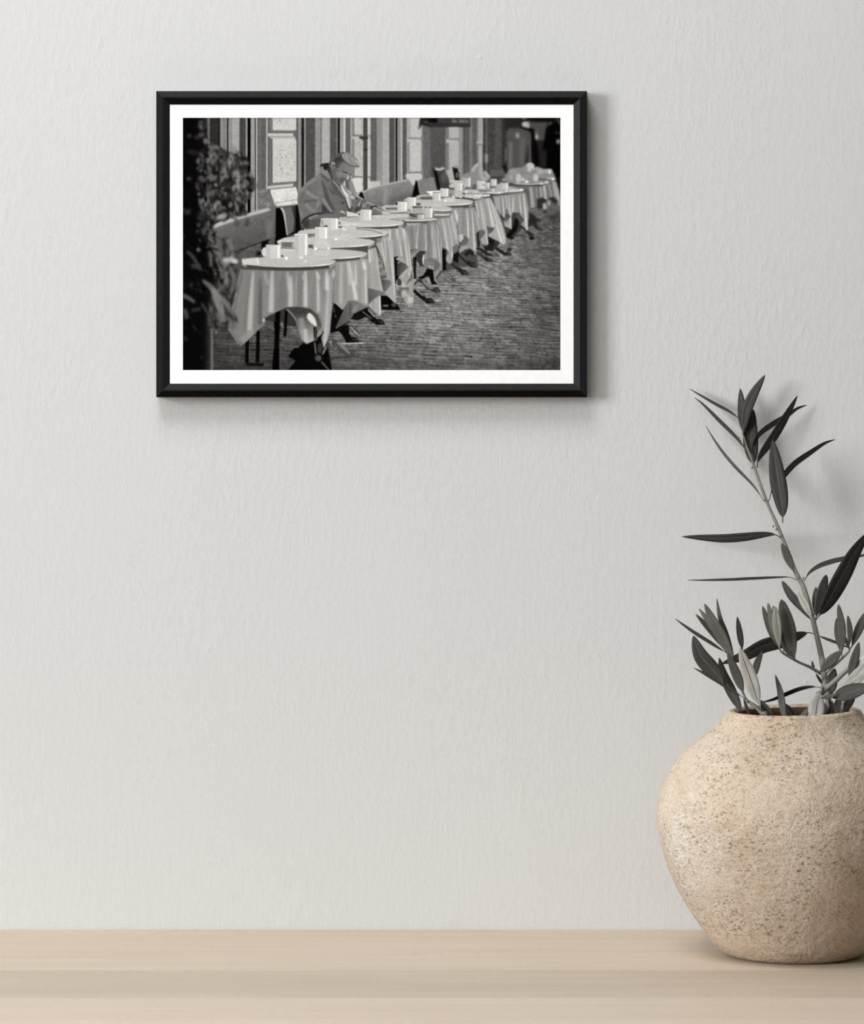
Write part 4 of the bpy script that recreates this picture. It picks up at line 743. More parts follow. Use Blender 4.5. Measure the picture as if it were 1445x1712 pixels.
def mat_clay():
    k = NT('sandy_clay')
    v = k.coords((1, 1, 1)); vs = k.coords((1, 1, 1.7), (0, .25, 0)); vh = k.coords((.35, .35, 1.5), (0, .22, 0))
    base = k.ramp(k.noise(v, 16, 5, .62), [(.3, rgb(184, 167, 146)), (.5, rgb(196, 180, 161)), (.68, rgb(202, 188, 172))])
    # chalky pale bloom, patchy
    bloom = k.math('MULTIPLY', k.ramp(k.noise(k.coords((1, 1, .9)), 13, 3, .6), [(.56, 0.), (.68, 1.)]), k.ramp(k.noise(v, 330, 2, .6), [(.42, 0.), (.6, 1.)]))
    c = k.mix(k.math('MULTIPLY', bloom, .35), base, rgb(218, 212, 203))
    tc = k.n('ShaderNodeTexCoord').outputs['Object']
    dv = k.n('ShaderNodeVectorMath', {0: tc, 1: (.214, -.19, .092)}, operation='DISTANCE').outputs['Value']
    dv = k.math('ADD', dv, k.math('MULTIPLY', k.noise(v, 45, 4, .65), .07))
    chalk = k.math('MULTIPLY', k.ramp(dv, [(.05, 1.), (.098, 0.)]), k.ramp(k.noise(vs, 420, 3, .65), [(.4, 0.), (.56, 1.)]))
    c = k.mix(k.math('MULTIPLY', chalk, .8), c, rgb(222, 220, 215))
    # drag streaks
    st = k.ramp(k.noise(vh, 90, 4, .65, .5), [(.56, 0.), (.7, 1.)]); stm = k.ramp(k.noise(v, 20, 2, .5), [(.45, 0.), (.62, 1.)])
    c = k.mix(k.math('MULTIPLY', k.math('MULTIPLY', st, stm), .45), c, rgb(148, 118, 84))
    # fine grain and brown mottling
    fg = k.noise(vs, 620, 3, .65); mg = k.noise(vs, 210, 3, .6)
    patch = k.ramp(k.noise(v, 34, 3, .6), [(.36, .25), (.62, 1.)])
    c = k.mix(k.math('MULTIPLY', k.math('MULTIPLY', k.ramp(mg, [(.5, 0.), (.64, 1.)]), patch), .5), c, rgb(156, 136, 106))
    c = k.mix(k.math('MULTIPLY', k.ramp(fg, [(.5, 0.), (.64, 1.)]), .5), c, rgb(142, 118, 88))
    lg = k.noise(k.coords((1, 1, 1.3), (.3, .1, 0)), 540, 3, .65)
    c = k.mix(k.math('MULTIPLY', k.ramp(lg, [(.56, 0.), (.68, 1.)]), .5), c, rgb(214, 200, 183))
    # pits, in three sizes, denser in patches
    dens = k.ramp(k.noise(v, 26, 3, .55), [(.38, .12), (.6, 1.)])
    def pits(scale, thr, size, warp=.9):
        wob = k.n('ShaderNodeVectorMath', {0: vs, 1: k.n('ShaderNodeVectorMath', {0: k.n('ShaderNodeTexNoise', {'Vector': v, 'Scale': scale*2.2, 'Detail': 3}).outputs['Color'], 1: (warp/scale,)*3}, operation='MULTIPLY').outputs[0]}, operation='ADD').outputs[0]
        vo = k.n('ShaderNodeTexVoronoi', {'Vector': wob, 'Scale': scale}, feature='F1')
        pk = k.ramp(k.n('ShaderNodeSeparateColor', {0: vo.outputs['Color']}).outputs[0], [(thr, 0.), (min(1, thr+.25), 1.)])
        return k.math('MULTIPLY', k.ramp(vo.outputs['Distance'], [(size*.3, 1.), (size, 0.)]), pk)
    p1 = k.math('MULTIPLY', pits(300, .3, .4), dens); p2 = k.math('MULTIPLY', pits(160, .38, .36), dens); p3 = pits(72, .7, .24)
    pit = k.math('MAXIMUM', k.math('MAXIMUM', p1, p2), p3)
    c = k.mix(k.math('MULTIPLY', pit, .8), c, rgb(98, 72, 42))
    n0 = k.bump(k.noise(v, 60, 5, .7), .7, .005)
    n1 = k.bump(k.math('ADD', fg, mg), .4, .0012, n0)
    n2 = k.bump(k.math('SUBTRACT', 1., pit), .5, .0012, n1)
    k.set(Base_Color=c, Roughness=.92, Normal=n2); k.b.inputs['Specular IOR Level'].default_value = .15
    return k.m
def mat_leaf(name, ca, cb, rough):
    k = NT(name); v = k.coords((1, 1, 1))
    oi = k.n('ShaderNodeObjectInfo')
    f = k.math('ADD', k.math('MULTIPLY', k.noise(v, 55, 3, .6), .6), k.math('MULTIPLY', oi.outputs['Random'], .4))
    c = k.ramp(f, [(.3, ca), (.72, cb)])
    k.set(Base_Color=c, Roughness=rough, Normal=k.bump(k.noise(v, 700, 2), .15, .0006)); k.b.inputs['Specular IOR Level'].default_value = .25
    return k.m

M = {}
M['wall'] = mat_plaster('wall_plaster', (.622, .622, .613, 1))
M['room'] = mat_plaster('room_plaster', (.17, .17, .165, 1), .5)
M['ceiling'] = mat_plaster('ceiling_plaster', (.78, .78, .77, 1), .3)
M['floor'] = mat_wood('floor_wood', rgb(62, 54, 47), rgb(48, 41, 36), 7)
M['wood_a'] = mat_wood('pale_wood_a', rgb(201, 187, 170), rgb(191, 175, 157), 1)
M['wood_b'] = mat_wood('pale_wood_b', rgb(189, 175, 158), rgb(178, 163, 146), 2)
M['wood_c'] = mat_wood('pale_wood_c', rgb(199, 185, 169), rgb(192, 177, 160), 3)
M['clay'] = mat_clay()
M['clay_in_shade'] = mat_flat('shade_toned_clay_inside', rgb(84, 66, 48), .95, .1)  # clay colour darkened to stand in for the shade inside the pot
M['leaf_d'] = mat_leaf('leaf_upper_dark', rgb(38, 38, 35), rgb(60, 58, 53), .55)
M['leaf_m'] = mat_leaf('leaf_upper_grey', rgb(64, 63, 58), rgb(94, 92, 86), .55)
M['leaf_l'] = mat_leaf('leaf_under_pale', rgb(128, 126, 119), rgb(180, 177, 170), .6)
M['rib_d'] = mat_flat('midrib_brown', rgb(74, 68, 62), .6, .3)
M['rib_l'] = mat_flat('midrib_grey', rgb(70, 67, 62), .6, .3)
M['stem'] = mat_leaf('stem_bark', rgb(110, 107, 101), rgb(150, 146, 139), .7)
M['bud'] = mat_flat('bud_tan', rgb(124, 113, 99), .7, .3)
M['frame'] = mat_flat('black_lacquer', (.0012, .0012, .0011, 1), .05, 1.0)
M['mat'] = mat_flat('white_mat_board', (.955, .955, .95, 1), .9, .0)
M['backing'] = mat_flat('brown_backing_board', rgb(120, 96, 70), .9, .1)
M['winframe'] = mat_flat('white_window_paint', (.8, .8, .79, 1), .4)

# ---------------------------------------------------------------- the room
XL, XR, YF, ZF, ZC = -4.0, 2.4, -4.6, -.75, 2.3
T = .1
box('wall_back', XL-T, XR+T, 0, T, ZF-T, ZC+T, M['wall'], kind='structure')
box('wall_right', XR, XR+T, YF-T, -.0005, ZF-T, ZC+T, M['room'], kind='structure')
box('wall_front', XL-T, XR-.0005, YF-T, YF, ZF-T, ZC+T, M['room'], kind='structure')
box('floor', XL, XR-.0005, YF+.0005, -.0005, ZF-T, ZF, M['floor'], kind='structure')
box('ceiling', XL, XR-.0005, YF+.0005, -.0005, ZC, ZC+T, M['ceiling'], kind='structure')
def wall_with_hole():
    a = (YF+.0005, WIN['y0'], WIN['y1'], -.0005); b = (ZF-T, WIN['z0'], WIN['z1'], ZC+T); V, F = [], []
    for x in (XL-T, XL-.0005):
        for y in a:
            for z in b: V.append((x, y, z))
    I = lambda s, i, j: s*16+i*4+j
    for i in range(3):
        for j in range(3):
            if i == 1 and j == 1: continue
            F.append((I(0, i, j), I(0, i, j+1), I(0, i+1, j+1), I(0, i+1, j))); F.append((I(1, i, j), I(1, i+1, j), I(1, i+1, j+1), I(1, i, j+1)))
    for (i0, j0, i1, j1) in ((1, 1, 2, 1), (2, 1, 2, 2), (2, 2, 1, 2), (1, 2, 1, 1), (0, 0, 1, 0), (1, 0, 2, 0), (2, 0, 3, 0), (0, 3, 1, 3), (1, 3, 2, 3), (2, 3, 3, 3), (0, 0, 0, 1), (0, 1, 0, 2), (0, 2, 0, 3), (3, 0, 3, 1), (3, 1, 3, 2), (3, 2, 3, 3)):
        F.append((I(0, i0, j0), I(0, i1, j1), I(1, i1, j1), I(1, i0, j0)))
    o = fixnormals(obj('wall_left', V, F, M['room'])); o['kind'] = 'structure'
wall_with_hole()
win = bpy.data.objects.new('window_1', None); COL.objects.link(win); win.location = (XL-T/2, (WIN['y0']+WIN['y1'])/2, WIN['z0']); win['kind'] = 'structure'
e = .0006
for (a, b, c, d) in ((WIN['y0']+e, WIN['y0']+.05, WIN['z0']+e, WIN['z1']-e), (WIN['y1']-.05, WIN['y1']-e, WIN['z0']+e, WIN['z1']-e), (WIN['y0']+.0505, WIN['y1']-.0505, WIN['z0']+e, WIN['z0']+.05), (WIN['y0']+.0505, WIN['y1']-.0505, WIN['z1']-.05, WIN['z1']-e)):
    box('window_frame', XL-.07, XL-.03, a, b, c, d, M['winframe'], win, .003)
ym = (WIN['y0']+WIN['y1'])/2
box('window_mullion', XL-.065, XL-.035, ym-.018, ym+.018, WIN['z0']+.0505, WIN['z1']-.0505, M['winframe'], win, .003)

# ---------------------------------------------------------------- the pale wooden table against the wall
table = thing('wooden_table', 'pale wooden table top of long planks set against the white wall', 'table', (0, -.31, ZF))
edges = [-.0012, -.224, -.36, -.46, -.555]
for i, mt in enumerate(('wood_a', 'wood_b', 'wood_c', 'wood_a')):
    box('plank', -.98, 1.02, edges[i+1]+.00004, edges[i]-.00004, -.028, 0, M[mt], table, .00015, segs=1)
box('apron', -.93, .97, -.54, -.52, -.105, -.0281, M['wood_b'], table, .001)
box('apron', -.93, .97, -.05, -.03, -.105, -.0281, M['wood_b'], table, .001)
for x in (-.95, .95):
    for y in (-.5195, -.0505): box('leg', x-.03, x+.03, y if y < -.3 else y-.055, y+.055 if y < -.3 else y, ZF, -.0281, M['wood_b'], table, .002)

# ---------------------------------------------------------------- the framed photograph on the wall
FD = .0165                                                     # how far the frame stands off the wall
p0 = at(261, 664, FD); p1 = at(982, 152, FD)
fx0, fx1, fz0, fz1 = p0.x, p1.x, p0.z, p1.z
pic = thing('framed_photograph', 'black framed black and white street photograph with white mat hanging on the wall', 'picture', ((fx0+fx1)/2, 0, fz0))
FWD = 22.3/FPX*(CAM_D-FD)
H0, HR, HI = .0149, .0165, .0147                                # protrusion at the outer edge, ridge and inner edge
prof = [(0, .0004), (0, H0), (FWD*.46, HR), (FWD*.54, HR), (FWD, HI), (FWD, .0004)]
def rail(side):
    V, F = [], []
    n = len(prof)
    for end in (0, 1):
        for t, h in prof:
            if side == 'top': V.append((fx0+t if not end else fx1-t, -h, fz1-t))
            if side == 'bottom': V.append((fx0+t if not end else fx1-t, -h, fz0+t))
            if side == 'left': V.append((fx0+t, -h, fz0+t if not end else fz1-t))
            if side == 'right': V.append((fx1-t, -h, fz0+t if not end else fz1-t))
    for i in range(n): F.append((i, (i+1) % n, n+(i+1) % n, n+i))
    F += [tuple(range(n)), tuple(range(n, 2*n))]
    return fixnormals(obj('frame_rail', V, F, M['frame'], pic))
for s_ in ('top', 'bottom', 'left', 'right'): rail(s_)
MD = .0143                                                      # mat surface, just under the rail lip
q0 = at(305.8, 618.8, MD); q1 = at(937.3, 196.9, MD)
def ring(name, ox0, ox1, oz0, oz1, ix0, ix1, iz0, iz1, ya, yb, mat):
    V = [(x, y, z) for y in (ya, yb) for (x, z) in ((ox0, oz0), (ox1, oz0), (ox1, oz1), (ox0, oz1), (ix0, iz0), (ix1, iz0), (ix1, iz1), (ix0, iz1))]
    F = []
    for i in range(4):
        j = (i+1) % 4
        F += [(i, j, 4+j, 4+i), (8+i, 12+i, 12+j, 8+j), (i, 8+i, 8+j, j), (4+i, 4+j, 12+j, 12+i)]
    return fixnormals(obj(name, V, F, mat, pic))
g = FWD-.0002
ring('mat_board', fx0+g+.0004, fx1-g-.0004, fz0+g+.0004, fz1-g-.0004, q0.x, q1.x, q0.z, q1.z, -MD, -MD+.0004, M['mat'])
box('backing_board', fx0+g+.0004, fx1-g-.0004, -MD+.0012, -.003, fz0+g+.0004, fz1-g-.0004, M['backing'], pic)
def print_sheet():
    a = paint_print(); H, W = a.shape
    xs = np.linspace(q0.x-.0003, q1.x+.0003, W); zs = np.linspace(q1.z+.0003, q0.z-.0003, H)
    X, Z = np.meshgrid(xs, zs); co = np.stack([X, np.full_like(X, -MD+.0006), Z], -1).reshape(-1, 3).astype(np.float32)
    idx = np.arange(W*H).reshape(H, W)
    q = np.stack([idx[:-1, :-1], idx[1:, :-1], idx[1:, 1:], idx[:-1, 1:]], -1).reshape(-1, 4).astype(np.int32)
    me = bpy.data.meshes.new('photo_print'); me.vertices.add(len(co)); me.vertices.foreach_set('co', co.ravel())
    me.loops.add(q.size); me.loops.foreach_set('vertex_index', q.ravel())
    me.polygons.add(len(q)); me.polygons.foreach_set('loop_start', np.arange(0, q.size, 4, dtype=np.int32)); me.update(calc_edges=True); me.validate()
    s = a/255; l = np.where(s <= .04045, s/12.92, ((s+.055)/1.055)**2.4)
    c = np.ones((H*W, 4), np.float32); l = l.ravel()
    c[:, 0] = l*1.0; c[:, 1] = l*.985; c[:, 2] = l*.945                # faintly warm silver print
    at_ = me.color_attributes.new('ink', 'FLOAT_COLOR', 'POINT'); at_.data.foreach_set('color', c.ravel())
    k = NT('photo_print_ink'); nd = k.n('ShaderNodeVertexColor', layer_name='ink')
    k.set(Base_Color=nd.outputs['Color'], Roughness=1.0); k.b.inputs['Specular IOR Level'].default_value = 0
    me.materials.append(k.m)
    o = bpy.data.objects.new('photo_print', me); COL.objects.link(o); o.parent = pic; o.matrix_parent_inverse = Matrix.Translation(-pic.location)
    o['label'] = 'black and white print of a man reading at a row of café tables on a cobbled street'
print_sheet()

# ---------------------------------------------------------------- the clay pot
PD = .141                                                       # pot axis distance from the wall
PC = at(1327, 1596, PD); PC.z = 0
def lathe():
    pr = [(0, .0), (.030, .0), (.050, .0003), (.057, .0018), (.0625, .0055), (.0685, .0115), (.0765, .0225), (.087, .0375), (.0967, .054), (.105, .073), (.1108, .0935), (.1134, .110), (.1131, .1227), (.1108, .1367), (.1065, .149), (.1005, .1585),
          (.0930, .168), (.0812, .1775), (.0685, .1872), (.0622, .1935), (.0572, .2005), (.0556, .2032), (.0528, .2047), (.0498, .2042), (.0478, .2015), (.0475, .196), (.052, .188), (.068, .180), (.088, .166), (.1005, .145), (.1045, .120), (.1, .085), (.086, .048), (.062, .018), (.03, .012), (0, .011)]
    P = []
    for i in range(len(pr)-1):
        a = pr[max(i-1, 0)]; b = pr[i]; c = pr[i+1]; d = pr[min(i+2, len(pr)-1)]
        for t in (0, .25, .5, .75):
            f = lambda j: .5*((2*b[j])+(c[j]-a[j])*t+(2*a[j]-5*b[j]+4*c[j]-d[j])*t*t+(3*b[j]-a[j]-3*c[j]+d[j])*t**3)
            P.append((max(f(0), 0), max(f(1), 0)))
    P.append(pr[-1]); n = 160; V, F = [], []
    V.append((PC.x, PC.y, 0))
    for r, z in P[1:-1]:
        for j in range(n):
            th = 2*math.pi*j/n; p = Vector((math.cos(th), math.sin(th), 0))
            q = Vector((p.x*r, p.y*r, z))
            dr = .0011*mnoise.noise(q*22)+.0006*mnoise.noise(q*70+Vector((3, 1, 2)))+.0004*mnoise.noise(q*190)
            k = min(1, r/.04); tilt = .0012*math.cos(th-.4)*max(0, (z-.19)/.015)
            V.append((PC.x+p.x*(r+dr*k), PC.y+p.y*(r+dr*k), max(0, z+(dr*.4+tilt if z > .004 else 0))))
    V.append((PC.x, PC.y, P[-1][1])); m = len(P)-2
    for j in range(n): F.append((0, 1+(j+1) % n, 1+j))
    for i in range(m-1):
        for j in range(n):
            a = 1+i*n+j; b = 1+i*n+(j+1) % n; F.append((a, b, b+n, a+n))
    L = len(V)-1
    for j in range(n): F.append((L, 1+(m-1)*n+j, 1+(m-1)*n+(j+1) % n))
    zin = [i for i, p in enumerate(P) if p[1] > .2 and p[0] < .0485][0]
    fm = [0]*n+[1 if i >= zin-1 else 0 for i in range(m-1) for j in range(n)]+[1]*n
    o = obj('clay_pot', V, F, [M['clay'], M['clay_in_shade']], None, True, fm)
    o['label'] = 'rounded beige clay pot with pitted rough surface standing on the wooden table'; o['category'] = 'pot'
    return fixnormals(o)
lathe()

# ---------------------------------------------------------------- olive branches in the pot
CR = {'a': (1120, 620, 4.446), 'b': (1120, 880, 4.446)}
def cat(p, n=6):
    out = []
    for i in range(len(p)-1):
        a, b, c, d = p[max(i-1, 0)], p[i], p[i+1], p[min(i+2, len(p)-1)]
        for k in range(n):
            t = k/n; out.append(.5*((2*b)+(c-a)*t+(2*a-5*b+4*c-d)*t*t+(3*b-a-3*c+d)*t**3))
    out.append(p[-1].copy()); return out
def path3(cr, pts, d0, d1, bow=0.):
    ox, oy, s = CR[cr]; L = [0]
    for a, b in zip(pts, pts[1:]): L.append(L[-1]+math.hypot(b[0]-a[0], b[1]-a[1]))
    return [at(ox+x/s, oy+y/s, d0+(d1-d0)*l/L[-1]+bow*math.sin(math.pi*l/L[-1])) for (x, y), l in zip(pts, L)]
def leaf(parent, cr, pts, w, tone, d0, d1, tilt=20, bow=0., pet=.07, blunt=.0):
    """a lance-shaped blade with two skins, a raised midrib and its own thickness; w = visible width in crop px"""
    c = cat(path3(cr, pts, d0, d1, bow), 7); n = len(c)
    W = w/CR[cr][2]/FPX*(CAM_D-d0)/max(.25, math.cos(math.radians(tilt)))*.53
    L = [0.]
    for a, b in zip(c, c[1:]): L.append(L[-1]+(b-a).length)
    cols = [-1, -.55, -.07, .07, .55, 1]; V, F, fm = [], [], []
    for i in range(n):
        s = L[i]/L[-1]
        tg = (c[min(i+1, n-1)]-c[max(i-1, 0)]).normalized()
        sd = tg.cross(Vector((0, 1, 0))).normalized(); nn = sd.cross(tg).normalized()          # nn points to the room or the wall
        if nn.y > 0: nn = -nn; sd = -sd
        a = math.radians(tilt); S = sd*math.cos(a)+nn*math.sin(a); N = nn*math.cos(a)-sd*math.sin(a)
        u = max(0, (s-pet)/(1-pet)); pr = (math.sin(math.pi*min(1, u**(.84)))**.64)*(1-.08*u) if u > 0 else 0
        if blunt and u > 0: pr = pr*(1-blunt)+blunt*math.sin(min(1, u*1.7)*math.pi/2)**1.5*math.sqrt(max(0, 1-u**5))
        hw = max(W*pr, .00045 if s < .5 else .00012)
        th = .00022
        for side in (1, -1):
            for q in cols:
                fold = -.16*hw*(1-abs(q)) if abs(q) > .1 else (-.16*hw+(.00018))
                edge = th if abs(q) < 1 else th*.3
                V.append(c[i]+S*(q*hw)+N*(fold*.9+side*edge))
    m = len(cols)
    front = {'d': 0, 'm': 1, 'l': 2}[tone]; back = {'d': 2, 'm': 0, 'l': 0}[tone]
    for i in range(n-1):
        A, B = i*2*m, (i+1)*2*m
        for j in range(m-1):
            F.append((A+j, A+j+1, B+j+1, B+j)); fm.append(3 if j == 2 else front)
            F.append((A+m+j, B+m+j, B+m+j+1, A+m+j+1)); fm.append(3 if j == 2 else back)
        F.append((A, B, B+m, A+m)); fm.append(front); F.append((A+m-1, A+2*m-1, B+2*m-1, B+m-1)); fm.append(front)
    for A in (0, (n-1)*2*m):
        F.append(tuple(range(A, A+m))+tuple(range(A+2*m-1, A+m-1, -1))); fm.append(front)
    o = obj('leaf', V, F, [M['leaf_d'], M['leaf_m'], M['leaf_l'], M['rib_l'] if tone == 'l' else M['rib_d']], parent, True, fm)
    return fixnormals(o)
def tube(name, parent, pts, rad, mat, k=8):
    c = cat(pts, 5); n = len(c); V, F = [], []
    for i in range(n):
        tg = (c[min(i+1, n-1)]-c[max(i-1, 0)]).normalized(); s = tg.cross(Vector((0, 1, 0))).normalized(); t = s.cross(tg).normalized()
        x = i/(n-1)*(len(rad)-1); a = int(min(x, len(rad)-2)); r = rad[a]+(rad[a+1]-rad[a])*(x-a)
        r *= 1+.12*mnoise.noise(c[i]*300)
        for j in range(k):
            th = 2*math.pi*j/k; V.append(c[i]+s*(r*math.cos(th))+t*(r*math.sin(th)))
    for i in range(n-1):
        for j in range(k): F.append((i*k+j, i*k+(j+1) % k, (i+1)*k+(j+1) % k, (i+1)*k+j))
    F += [tuple(range(k)), tuple(range((n-1)*k, n*k))]
    return fixnormals(obj(name, V, F, mat, parent, True))
def bud(parent, cr, x, y, d, r):
    ox, oy, s = CR[cr]; p = at(ox+x/s, oy+y/s, d); V, F = [], []
    V.append(p+Vector((0, 0, r*1.3)))
    for i in (1, 2, 3):
        for j in range(7):
            a = math.pi*i/4; b = 2*math.pi*j/7; V.append(p+Vector((math.sin(a)*math.cos(b)*r, math.sin(a)*math.sin(b)*r, math.cos(a)*r*1.3)))
    V.append(p-Vector((0, 0, r*1.3)))
    for j in range(7):
        k = (j+1) % 7; F += [(0, 1+j, 1+k), (1+j, 8+j, 8+k, 1+k), (8+j, 15+j, 15+k, 8+k), (22, 15+k, 15+j)]
    return fixnormals(obj('bud', V, F, M['bud'], parent, True))
def shrink(d): return d*(.35+.65*min(1, d/.1))                   # the upper part lies close to the wall
def dep(py): return shrink(.141-(1195-py)/445*.108)                    # the tall branch leans back towards the wall
def da(y): return dep(620+y/4.446)
def db(y): return dep(880+y/4.446)

GRP = 'olive branches in the clay pot'
B1 = thing('olive_branch', 'tallest olive branch, its long stem leaning left and reaching above the pot towards the picture', 'branch', tuple(at(1376, 1190, .14)), GRP)
low = [Vector((PC.x+.034, PC.y+.004, .020)), Vector((PC.x+.031, PC.y, .12))]
stem = low+[at(1386, 1185, .140), at(1380, 1150, .134), at(1376, 1109, db(1020)), at(1362, 1046, db(740)), at(1345, 985, dep(985)), at(1330, 955, dep(955)), at(1306, 893, dep(893)), at(1282, 838, dep(838)), at(1264, 788, dep(788)), at(1255, 762, dep(762)), at(1248, 745, dep(745)), at(1242, 722, dep(722))]
tube('stem', B1, stem, [.0026, .0026, .0026, .0030, .0026, .0021, .0021, .0020, .0016, .0013, .0012, .0011, .0010, .0006], M['stem'])
for (pts, w, tn, a0, a1, tl) in [
    ([(535, 370), (450, 305), (330, 240), (150, 135)], 19, 'd', .026, .014, 68), ([(570, 600), (500, 500), (380, 380), (250, 250), (185, 200)], 24, 'd', .034, .022, 66),
    ([(700, 965), (620, 850), (480, 705), (370, 570), (268, 410)], 19, 'm', .054, .024, 72), ([(548, 470), (540, 320), (525, 130)], 62, 'd', .028, .022, 25),
    ([(548, 475), (570, 310), (620, 180), (710, 30)], 76, 'd', .030, .034, 15), ([(625, 720), (605, 560), (603, 440), (622, 285)], 108, 'd', .034, .020, 10),
    ([(600, 600), (660, 480), (760, 400), (870, 335), (950, 280), (1020, 255)], 42, 'd', .033, .014, -50), ([(650, 720), (670, 640), (780, 480), (870, 330), (950, 185)], 66, 'd', .038, .028, -25),
    ([(840, 1130), (835, 1000), (800, 780), (765, 510)], 118, 'd', .066, .052, 18), ([(745, 955), (765, 880), (850, 778), (930, 690), (1050, 605), (1150, 540), (1230, 510)], 46, 'd', .054, .030, -40),
    ([(830, 1245), (790, 1220), (720, 1215), (550, 1235), (400, 1245), (250, 1240), (90, 1232)], 66, 'd', .070, .022, 20)]:
    leaf(B1, 'a', pts, w, tn, shrink(a0), shrink(a1), tl)
for (x, y, d) in ((512, 500, .03), (525, 520, .031), (548, 552, .033), (612, 650, .036), (625, 700, .038), (612, 720, .040), (735, 962, .055), (705, 962, .055), (770, 1155, .066), (792, 1180, .067), (830, 1225, .07)):
    bud(B1, 'a', x, y, shrink(d), .0009)
for (pts, w, tn, a0, a1, tl) in [
    ([(930, 350), (885, 245), (832, 125)], 62, 'm', .088, .090, 15), ([(945, 400), (890, 378), (800, 378), (600, 388), (450, 395), (250, 400), (135, 400)], 24, 'd', .082, .030, 66),
    ([(1000, 410), (1040, 345), (1110, 295), (1200, 262), (1290, 240), (1380, 225), (1500, 205)], 32, 'd', .080, .050, 55), ([(1085, 700), (1180, 560), (1300, 340), (1380, 190), (1480, 40)], 128, 'd', .106, .094, -20),
    ([(1060, 710), (980, 600), (900, 510), (835, 405)], 62, 'd', .100, .086, 30), ([(1062, 695), (1010, 590), (946, 475)], 54, 'l', .104, .100, 20), ([(1085, 690), (1120, 540), (1165, 358)], 84, 'm', .104, .104, -15), ([(1078, 660), (1080, 560), (1088, 450)], 42, 'd', .100, .092, 20),
    ([(1070, 800), (1030, 790), (960, 810), (850, 850), (700, 890), (560, 960), (385, 1022)], 108, 'd', .104, .070, 25), ([(1100, 812), (1160, 835), (1230, 860), (1340, 905)], 20, 'd', .108, .080, 60)]:
    leaf(B1, 'b', pts, w, tn, a0, a1, tl, blunt=.42 if len(pts) <= 4 and w < 100 and w > 30 else 0)
# its two short side twigs
tube('twig', B1, path3('b', [(1125, 1095), (1040, 1045), (950, 1005), (840, 940), (822, 918)], .124, .140), [.0014, .0012, .0011, .0010, .0008], M['stem'])
tube('twig', B1, path3('b', [(1160, 1090), (1270, 990), (1330, 930), (1336, 895)], .126, .136), [.0013, .0012, .0011, .0008], M['stem'])
for (pts, w, tn, a0, a1, tl) in [
    ([(815, 912), (760, 800), (690, 592)], 48, 'd', .136, .128, 30), ([(818, 908), (770, 740), (730, 568)], 50, 'm', .140, .138, 25), ([(802, 780), (780, 680), (770, 588)], 36, 'm', .134, .130, 20), ([(820, 920), (802, 780), (785, 593)], 66, 'l', .144, .146, 15),
    ([(935, 1000), (890, 800), (830, 540)], 112, 'm', .136, .142, 15), ([(928, 990), (870, 890), (833, 745)], 74, 'd', .132, .126, 20),
    ([(1108, 1092), (1190, 1010), (1272, 928)], 76, 'm', .134, .142, 15), ([(1278, 965), (1282, 780), (1254, 578)], 58, 'm', .134, .132, 20), ([(1268, 935), (1244, 800), (1240, 682)], 38, 'd', .130, .122, 20), ([(1330, 905), (1340, 780), (1324, 662)], 42, 'm', .136, .136, 15),
    ([(1348, 908), (1400, 780), (1465, 630)], 62, 'd', .136, .130, 25), ([(1335, 915), (1318, 870), (1305, 815)], 24, 'd', .138, .140, 20), ([(1082, 1085), (1066, 1040), (1058, 998)], 22, 'm', .126, .124, 20), ([(1140, 1185), (1115, 1140), (1088, 1095)], 20, 'd', .132, .136, 20)]:
    leaf(B1, 'b', pts, w, tn, a0, a1, tl, blunt=.4)
bud(B1, 'b', 1075, 712, .105, .0012); bud(B1, 'b', 840, 935, .141, .0012); bud(B1, 'b', 960, 380, .083, .001); bud(B1, 'b', 995, 385, .083, .0009)

B2 = thing('olive_branch', 'thick olive branch slanting out to the right over the pot rim at the picture edge', 'branch', tuple(at(1372, 1186, .15)), GRP)
tube('stem', B2, [Vector((PC.x+.018, PC.y-.018, .018)), Vector((PC.x+.020, PC.y-.014, .12))]+path3('b', [(1100, 1330), (1130, 1240), (1220, 1160), (1330, 1060), (1470, 985)], .158, .150), [.0026, .0026, .0024, .0024, .0022, .0020, .0018], M['stem'])
for (pts, w, tn, a0, a1, tl) in [
    ([(1333, 1138), (1372, 1000), (1408, 858)], 64, 'd', .156, .156, 20), ([(1290, 1195), (1360, 1110), (1470, 1000)], 36, 'l', .160, .166, 30), ([(1340, 1120), (1400, 1050), (1480, 930)], 40, 'l', .156, .158, 30), ([(1215, 1255), (1330, 1180), (1480, 1090)], 60, 'l', .162, .170, 35),
    ([(1195, 1275), (1330, 1235), (1500, 1185)], 108, 'd', .164, .176, 30), ([(1195, 1262), (1205, 1150), (1228, 1055)], 84, 'd', .138, .132, 15), ([(1120, 1275), (1190, 1265), (1250, 1240)], 30, 'm', .166, .168, 30), ([(1415, 1020), (1440, 1010), (1500, 1000)], 30, 'm', .154, .158, 20)]:
    leaf(B2, 'b', pts, w, tn, a0, a1, tl)
bud(B2, 'b', 1132, 1200, .158, .0016); bud(B2, 'b', 1130, 1225, .159, .0015)

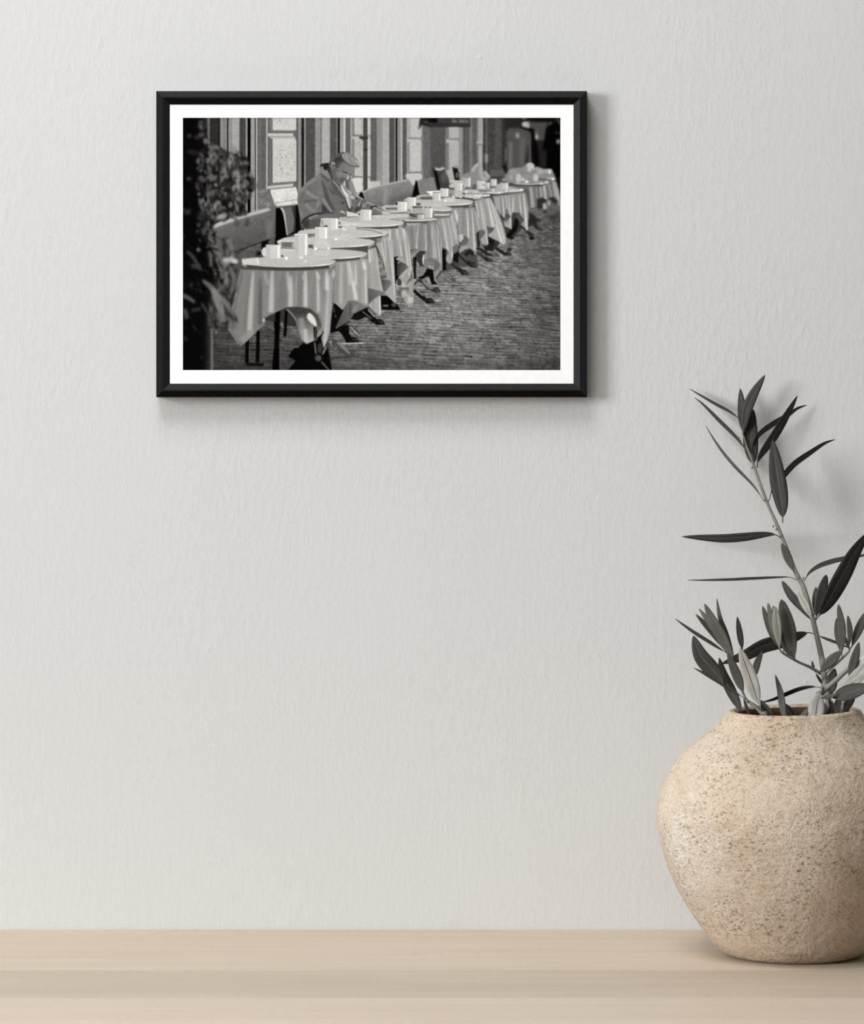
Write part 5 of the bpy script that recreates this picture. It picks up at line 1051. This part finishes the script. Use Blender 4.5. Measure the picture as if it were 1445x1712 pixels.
B3 = thing('olive_branch', 'left olive sprig fanning narrow leaves out over the left side of the pot rim', 'branch', tuple(at(1275, 1188, .15)), GRP)
tube('stem', B3, [Vector((PC.x-.012, PC.y-.014, .016)), Vector((PC.x-.018, PC.y-.016, .12))]+path3('b', [(720, 1450), (690, 1400), (640, 1340), (575, 1295), (550, 1250), (500, 1120), (440, 960)], .160, .140), [.0020, .0020, .0019, .0018, .0016, .0013, .0010, .0008, .0006], M['stem'])
for (pts, w, tn, a0, a1, tl) in [
    ([(478, 990), (400, 850), (330, 720), (258, 573)], 80, 'm', .142, .140, 20), ([(430, 930), (330, 800), (193, 652)], 48, 'd', .138, .130, 30), ([(400, 860), (300, 720), (217, 610)], 44, 'm', .140, .134, 25), ([(482, 985), (420, 800), (375, 680), (350, 535)], 36, 'd', .138, .126, 30),
    ([(430, 946), (300, 862), (170, 780), (42, 688)], 27, 'd', .138, .120, 60), ([(416, 1188), (330, 1080), (230, 960), (175, 812)], 118, 'd', .146, .140, 15), ([(548, 1272), (450, 1210), (350, 1145), (180, 1052)], 32, 'd', .152, .130, 50),
    ([(545, 1395), (460, 1230), (400, 1100), (368, 975)], 76, 'd', .140, .128, 20), ([(552, 1248), (500, 1110), (428, 935)], 70, 'm', .152, .152, 15), ([(668, 1345), (610, 1160), (560, 1020), (520, 900)], 102, 'l', .160, .160, 12),
    ([(542, 925), (522, 800), (502, 670)], 46, 'd', .130, .118, 15), ([(625, 1140), (650, 1020), (692, 922)], 50, 'd', .136, .124, 20), ([(600, 1420), (570, 1340), (548, 1270)], 24, 'd', .150, .150, 20)]:
    leaf(B3, 'b', pts, w, tn, a0, a1, tl)
bud(B3, 'b', 556, 1275, .155, .0012); bud(B3, 'b', 578, 1300, .155, .001)

B4 = thing('olive_branch', 'short olive sprig low in the pot mouth with one pale upright leaf', 'branch', tuple(at(1335, 1190, .145)), GRP)
tube('stem', B4, [Vector((PC.x+.006, PC.y-.004, .014)), Vector((PC.x+.008, PC.y-.006, .1)), at(1350, 1215, .150), at(1372, 1165, .152)], [.0018, .0018, .0016, .0012], M['stem'])
for (pts, w, tn, a0, a1, tl) in [
    ([(1080, 1470), (1092, 1350), (1116, 1236)], 116, 'l', .166, .160, 15), ([(960, 1450), (1000, 1395), (1056, 1335)], 36, 'm', .164, .160, 30), ([(870, 1480), (845, 1380), (822, 1230), (785, 1102)], 50, 'm', .158, .146, 20), ([(790, 1470), (730, 1390), (676, 1290)], 66, 'd', .158, .148, 20),
    ([(950, 1470), (910, 1400), (858, 1318)], 56, 'd', .152, .146, 20), ([(1118, 1198), (1050, 1192), (960, 1210), (860, 1250), (760, 1290), (680, 1308)], 36, 'm', .150, .136, 50), ([(1260, 1430), (1225, 1360), (1180, 1280)], 40, 'm', .160, .156, 25), ([(1265, 1420), (1278, 1360), (1292, 1295)], 22, 'l', .158, .154, 25),
    ([(1280, 1400), (1320, 1330), (1380, 1262)], 60, 'd', .150, .142, 20), ([(1100, 1440), (1160, 1350), (1215, 1300)], 66, 'd', .146, .140, 20), ([(1240, 1420), (1250, 1330), (1262, 1260)], 60, 'd', .142, .136, 15)]:
    leaf(B4, 'b', pts, w, tn, a0, a1, tl)
